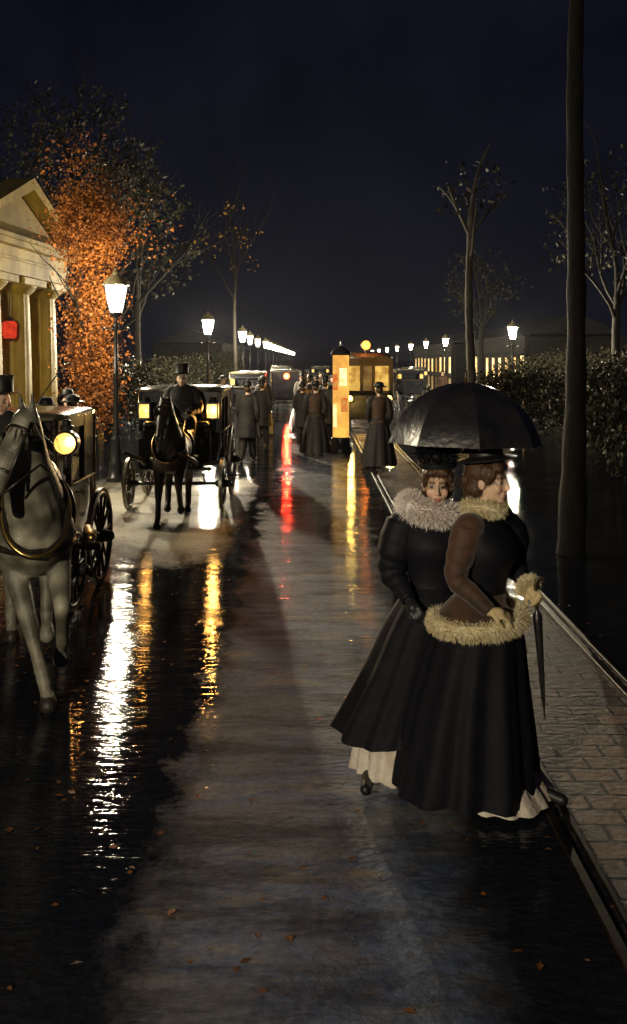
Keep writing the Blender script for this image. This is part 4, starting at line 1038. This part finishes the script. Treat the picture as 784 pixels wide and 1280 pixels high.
# ---- umbrellas
def umbrella(label, base, apex, r, depth, m='black_silk', ribs=8, group='umbrellas'):
    """base: grip end in world, apex: ferrule end"""
    base = Vector(base); apex = Vector(apex); ax = (apex-base); L = ax.length
    t = thing('umbrella', label, 'umbrella', base, group=group); t.rotation_mode = 'QUATERNION'; t.rotation_quaternion = Vector((0,0,1)).rotation_difference(ax)
    zt = L-.07; n = ribs*8; rows = 12
    def P(i, th):
        q = i/rows; rr = r*math.sin(q*1.32)/math.sin(1.32); z = zt-depth*(1-math.cos(q*1.32))/(1-math.cos(1.32))
        la = (th % (2*math.pi/ribs))-math.pi/ribs; ch = math.cos(math.pi/ribs)/math.cos(la); fr = 1-abs(la)/(math.pi/ribs)
        rr *= lerp(1, ch, .9)*(1-.035*q*q*math.sin(fr*math.pi/2))
        return Vector((rr*math.cos(th), rr*math.sin(th), z))
    mb = MB().loft([(lambda th, i=i: P(max(i,.05), th)) for i in range(rows+1)], n); solid(autosmooth(mb.build('canopy', M[m], t, True, fix=False), 14), .004)
    mb = MB(); mb.tube([(0,0,.0),(0,0,L-.06)], .008, 8); mb.tube([(0,0,L-.07),(0,0,L)], [.010,.004], 8); mb.build('shaft', M['wood'], t, True)
    mb = MB(); mb.tube([(0,0,.02),(0,0,-.03),(.012,0,-.055),(.035,0,-.06),(.052,0,-.04)], .012, 8); mb.build('handle', M['wood'], t, True)
    for k in range(ribs):
        th = 2*math.pi*k/ribs; mb = MB(); mb.tube([P(i, th)-Vector((0,0,.008)) for i in (0.3,2,4,6,8,10,12)], .0042, 5)
        mb.tube([P(6, th)-Vector((0,0,.01)), (0,0,zt-depth*1.0)], .0025, 5); mb.ell(P(12, th), (.006,.006,.006), 6, 4); mb.build('rib', M['iron'], t)
    return t
hx = wb.location.x+.137; hy = BY-.215
umbrella('black open umbrella sheltering the two women', (hx, hy, 1.26), (GX(583,4.74), 4.74, GZ(462,4.74)), .41, .33)
# furled umbrella hanging from the right woman's hand
hand_w = wa.matrix_basis @ hlA[1]
t = thing('furled_umbrella', 'thin furled umbrella held at the right woman\'s side', 'umbrella', hand_w); t.rotation_euler = (R(4), R(-5), 0)
mb = MB(); mb.lathe([(.003,-.66),(.006,-.60),(.010,-.56),(.022,-.20),(.026,-.10),(.012,-.075),(.009,-.06)], n=12); autosmooth(mb.build('canopy', M['black_silk'], t))
mb = MB(); mb.tube([(0,0,-.08),(0,0,.07),(.012,0,.10),(.035,0,.105),(.05,0,.085)], .009, 8); mb.build('handle', M['wood'], t, True)

# ------------------------------------------------------------------ passers-by and coachmen
def walker(kind, label, loc, rz, coat):
    t = thing('person', label, 'person', loc, rz, 'passers-by in the distance')
    st = .13
    arms = dict(r=[(-.175,0,1.42),(-.235,.06,1.14),(-.21,-.04,.92)], l=[(.175,0,1.42),(.235,-.03,1.14),(.20,-.16,.95)])
    legs = dict(r=[(-.085,0,.93),(-.09,-.10,.52),(-.09,-.20,.09),(-.10,-.36,.035)], l=[(.085,0,.93),(.09,.02,.5),(.09,.22,.11),(.10,.10,.035)])
    hc = (0,-.02,1.60); me, h, rot, hl = human(t, arms, legs, hc, 0, 0, .014, hands=None)
    paint(me, skin_col(h, rot, hc, (.05,.045,.04), hands=hl)); link('body', me, M['skin'], t)
    if kind == 'man':
        mb = skirt([(1.50,0,.01,.075,.075,0),(1.44,0,.0,.19,.115,0),(1.30,0,-.005,.215,.16,0),(1.08,0,0,.185,.15,.0),(.85,0,0,.215,.20,.02),(.55,0,0,.25,.27,.05)], 7, 22, 48); solid(mb.build('overcoat', M[coat], t, True), .012)
        mb = skirt([(.7,-.07,-.05,.12,.14,0),(.4,-.085,-.1,.09,.10,0),(.08,-.09,-.18,.07,.08,0)], 5, 8, 20); mb2 = skirt([(.7,.07,.0,.12,.14,0),(.4,.085,.05,.09,.10,0),(.1,.09,.2,.07,.08,0)], 5, 8, 20); mb.add(mb2.v, mb2.f); mb.build('trousers', M['coat_b'], t, True)
    else:
        mb = skirt([(1.06,0,0,.13,.12,0),(.95,0,.0,.185,.175,.02),(.7,0,.02,.25,.25,.05),(.35,0,.03,.32,.33,.07),(.05,0,.04,.37,.39,.08)], 11, 20, 64); solid(mb.build('skirt', M[coat], t, True), .012)
        mb = skirt([(1.49,0,.01,.07,.075,0),(1.43,0,.0,.175,.115,0),(1.28,0,-.015,.185,.16,0),(1.06,0,0,.14,.125,.0),(.92,0,0,.21,.20,.03)], 7, 20, 48); solid(mb.build('jacket', M['coat_b' if coat != 'coat_b' else 'coat_r'], t, True), .01)
    for s in 'rl': sleeve(arms[s], [.085,.085,.07,.06,.05], M['coat_b' if kind != 'man' else coat], t)
    mb = MB(); c = Vector(hc)+Vector((0,.01,.095))
    if kind == 'man': mb.lathe([(.15,0),(.155,.012),(.105,.015),(.10,.03),(.098,.12),(.105,.17),(.09,.175)] if random.random() < .5 else [(.14,0),(.145,.014),(.105,.018),(.10,.06),(.075,.105),(.02,.12)], c, 24)
    else: mb.lathe([(.17,-.01),(.175,.005),(.11,.02),(.10,.07),(.06,.10),(.02,.105)], c, 24)
    autosmooth(mb.build('hat', M['felt'], t))
    hr = MB(); hr.ell(Vector(hc)+Vector((0,.035,.03)), (.083,.085,.085)); hr.build('hair', M['hair'], t, True)
    return t
P0 = {}
def person(kind, coat, label, loc, rz):
    k = (kind, coat)
    if k in P0:
        c = dup(P0[k], loc, rz, label); q = random.uniform(.93,1.03); c.scale = (q*random.uniform(.92,1.06), q, q); return c
    P0[k] = walker(kind, label, loc, rz, coat); return P0[k]
person('woman', 'coat_r', 'woman in a dark jacket and russet skirt between the two cabs', (-3.5, 12.8, 0), R(25))
person('man', 'coat_r', 'man in a russet overcoat standing just behind the first cab', (-3.55, 11.7, 0), R(-40))
person('man', 'coat_b', 'man in a black overcoat beside the large gas lamp', (-4.25, 15.2, 0), R(10))
person('man', 'coat_b', 'man in a black overcoat walking right of the second cab', (-1.50, 20.0, 0), R(170))
person('woman', 'coat_b', 'woman in black skirt walking away in the street middle', (.05, 21.5, 0), R(185))
person('man', 'coat_g', 'man in a grey overcoat beside the lit poster pillar', (.33, 24.5, 0), R(160))
person('woman', 'dress_p', 'woman in a pale skirt crossing behind the second cab', (-1.55, 27, 0), R(60))
person('man', 'coat_b', 'man in black close behind the lady in black, mid street', (-.30, 23.6, 0), R(175))
person('woman', 'dress_p', 'woman in a pale skirt far up the middle of the street', (.10, 33, 0), R(10))
person('man', 'coat_g', 'man in grey far off before the red tail lamp', (-.42, 32, 0), R(190))
person('woman', 'coat_r', 'woman in a russet skirt farther off beside the pillar', (.75, 34, 0), R(-20))
person('man', 'coat_b', 'man in black at the far end of the street, left', (-1.9, 44, 0), R(0))
person('woman', 'coat_b', 'woman in black farthest up the street', (.35, 46, 0), R(0))
pu = person('woman', 'coat_b', 'woman in black skirt standing between the poster pillar and the tram', (1.42, 19.0, 0), R(180))
person('man', 'coat_r', 'man in a russet overcoat far off by the second right lamp', (6.9, 47.0, 0), R(-30))

for kind, coat, label, x, y, rz in (
    ('man','coat_b','man in black overcoat left of the red streak, behind the second cab', -1.38, 23.5, 170),
    ('woman','coat_b','woman in black skirt between the red lamp and the grey man', -.30, 27.2, 200),
    ('man','coat_b','man in black overcoat right of the red streak', -.12, 29.0, 165),
    ('woman','coat_r','woman in a russet skirt behind the man in grey', .42, 30.0, 175),
    ('man','coat_b','man in black overcoat left of the distant closed carriage', -3.1, 30.0, 20),
    ('woman','coat_b','woman in black skirt close by the distant closed carriage', -1.75, 30.5, 30),
    ('man','coat_g','man in grey overcoat in the thick of the far crowd', -.30, 39.0, 15),
    ('man','coat_b','man in black overcoat in the thick of the far crowd', -.75, 43.0, 180),
    ('woman','dress_p','woman in a pale skirt by the far right of the crowd', 1.0, 40.0, 10),
    ('man','coat_b','man in black overcoat at the outer left of the far crowd', -2.6, 41.0, 0)):
    person(kind, coat, label, (x, y, 0), R(rz))

def coachman(label, loc, rz):
    t = thing('person', label, 'person', loc, rz, 'coachmen on their boxes')   # origin at the seat
    z = -.93
    arms = dict(r=[(-.175,0,1.42),(-.26,-.05,1.15),(-.12,-.30,1.10)], l=[(.175,0,1.42),(.26,-.05,1.15),(.12,-.30,1.10)])
    legs = dict(r=[(-.1,0,.95),(-.13,-.42,.95),(-.13,-.50,.50),(-.13,-.66,.45)], l=[(.1,0,.95),(.13,-.42,.95),(.13,-.50,.50),(.13,-.66,.45)])
    hc = (0,-.02,1.60); me, h, rot, hl = human(t, arms, legs, hc, 0, 0, .014); paint(me, skin_col(h, rot, hc, (.03,.025,.02), hands=hl)); b = link('body', me, M['skin'], t); b.location.z = z
    mb = skirt([(1.52,0,.01,.08,.08,0),(1.44,0,.0,.20,.12,0),(1.30,0,-.01,.225,.17,0),(1.08,0,-.02,.21,.18,.0),(.90,0,-.05,.24,.24,.02)], 7, 20, 48); o = solid(mb.build('overcoat', M['coat_b'], t, True), .012); o.location.z = z
    mb = MB(); mb.chain(legs['r'][:3], [.13,.12,.09]); mb.chain(legs['l'][:3], [.13,.12,.09]); mb.ell((0,-.22,.99),(.24,.30,.11)); o = link('lap_rug', fuse(mb,.02,3), M['coat_g'], t); o.location.z = z
    for s in 'rl': o = sleeve(arms[s], [.09,.09,.075,.065,.055], M['coat_b'], t); o.location.z = z
    mb = MB(); mb.lathe([(.155,0),(.16,.014),(.107,.016),(.102,.03),(.10,.12),(.11,.165),(.095,.17)], Vector(hc)+Vector((0,.01,.085)), 24); o = autosmooth(mb.build('top_hat', M['felt'], t)); o.location.z = z
    return t
c1 = coachman('coachman in top hat on the box of the first cab, holding a whip', (-2.85, 8.05, 1.24), R(15))
c2 = dup(c1, (-2.05, 13.72, 1.33), R(4), 'coachman in top hat on the box of the second carriage')
wh = thing('whip', 'thin coachman\'s whip slanting across the temple columns', 'whip', (-2.80, 7.80, 1.42))
mb = MB(); tip = Vector((GX(81,7.6), 7.6, GZ(455,7.6)))-Vector(wh.location); mb.tube([(-.05,.02,-.04), tip*.5+Vector((0,0,.01)), tip], [.013,.009,.005], 8); mb.build('stick', M['wood'], wh, True)
mb = MB(); mb.tube([tip, tip+Vector((.10,-.1,.02)), tip+Vector((.16,-.15,-.14)), tip+Vector((.15,-.2,-.32))], [.005,.004,.003,.002], 6); mb.build('lash', M['leather'], wh, True)

# ------------------------------------------------------------------ wet fallen leaves on the road
random.seed(5); mb = MB()
for k in range(900):
    y = 2.8+13*random.random()**1.4; x = random.uniform(-3.6, 2.6)
    if random.random() < .35: x = random.gauss(-3.0, .8)
    a = random.uniform(0, 6.28); L_ = random.uniform(.025, .055); c, q = math.cos(a), math.sin(a); wv = L_*random.uniform(.25,.4); h1, h2 = random.uniform(.004,.014), random.uniform(.004,.012)
    mb.add([(x,y,.005),(x+c*L_*.45-q*wv,y+q*L_*.45+c*wv,h1),(x+c*L_,y+q*L_,.006),(x+c*L_*.5+q*wv,y+q*L_*.5-c*wv,h2)], [(0,1,2,3)])
o = mb.build('fallen_leaves', M['leaf_rust'], None, fix=False); tag(o, 'wet brown leaves scattered over the road', 'leaves'); o['kind'] = 'stuff'

# ------------------------------------------------------------------ damp night air
hz = MB(); hz.box((0, 1482, 11.5), (3024, 3060, 25)); o = hz.build('haze', None); o['kind'] = 'stuff'
hm = bpy.data.materials.new('damp_air'); hm.use_nodes = True; hn = hm.node_tree; hn.nodes.clear()
ho = hn.nodes.new('ShaderNodeOutputMaterial'); hv = hn.nodes.new('ShaderNodeVolumePrincipled'); hv.inputs['Color'].default_value = (.85,.88,.95,1)
hv.inputs['Density'].default_value = .00014; hv.inputs['Anisotropy'].default_value = .4
hn.links.new(hv.outputs[0], ho.inputs['Volume']); o.data.materials.append(hm)
C.cycles.volume_bounces = 0
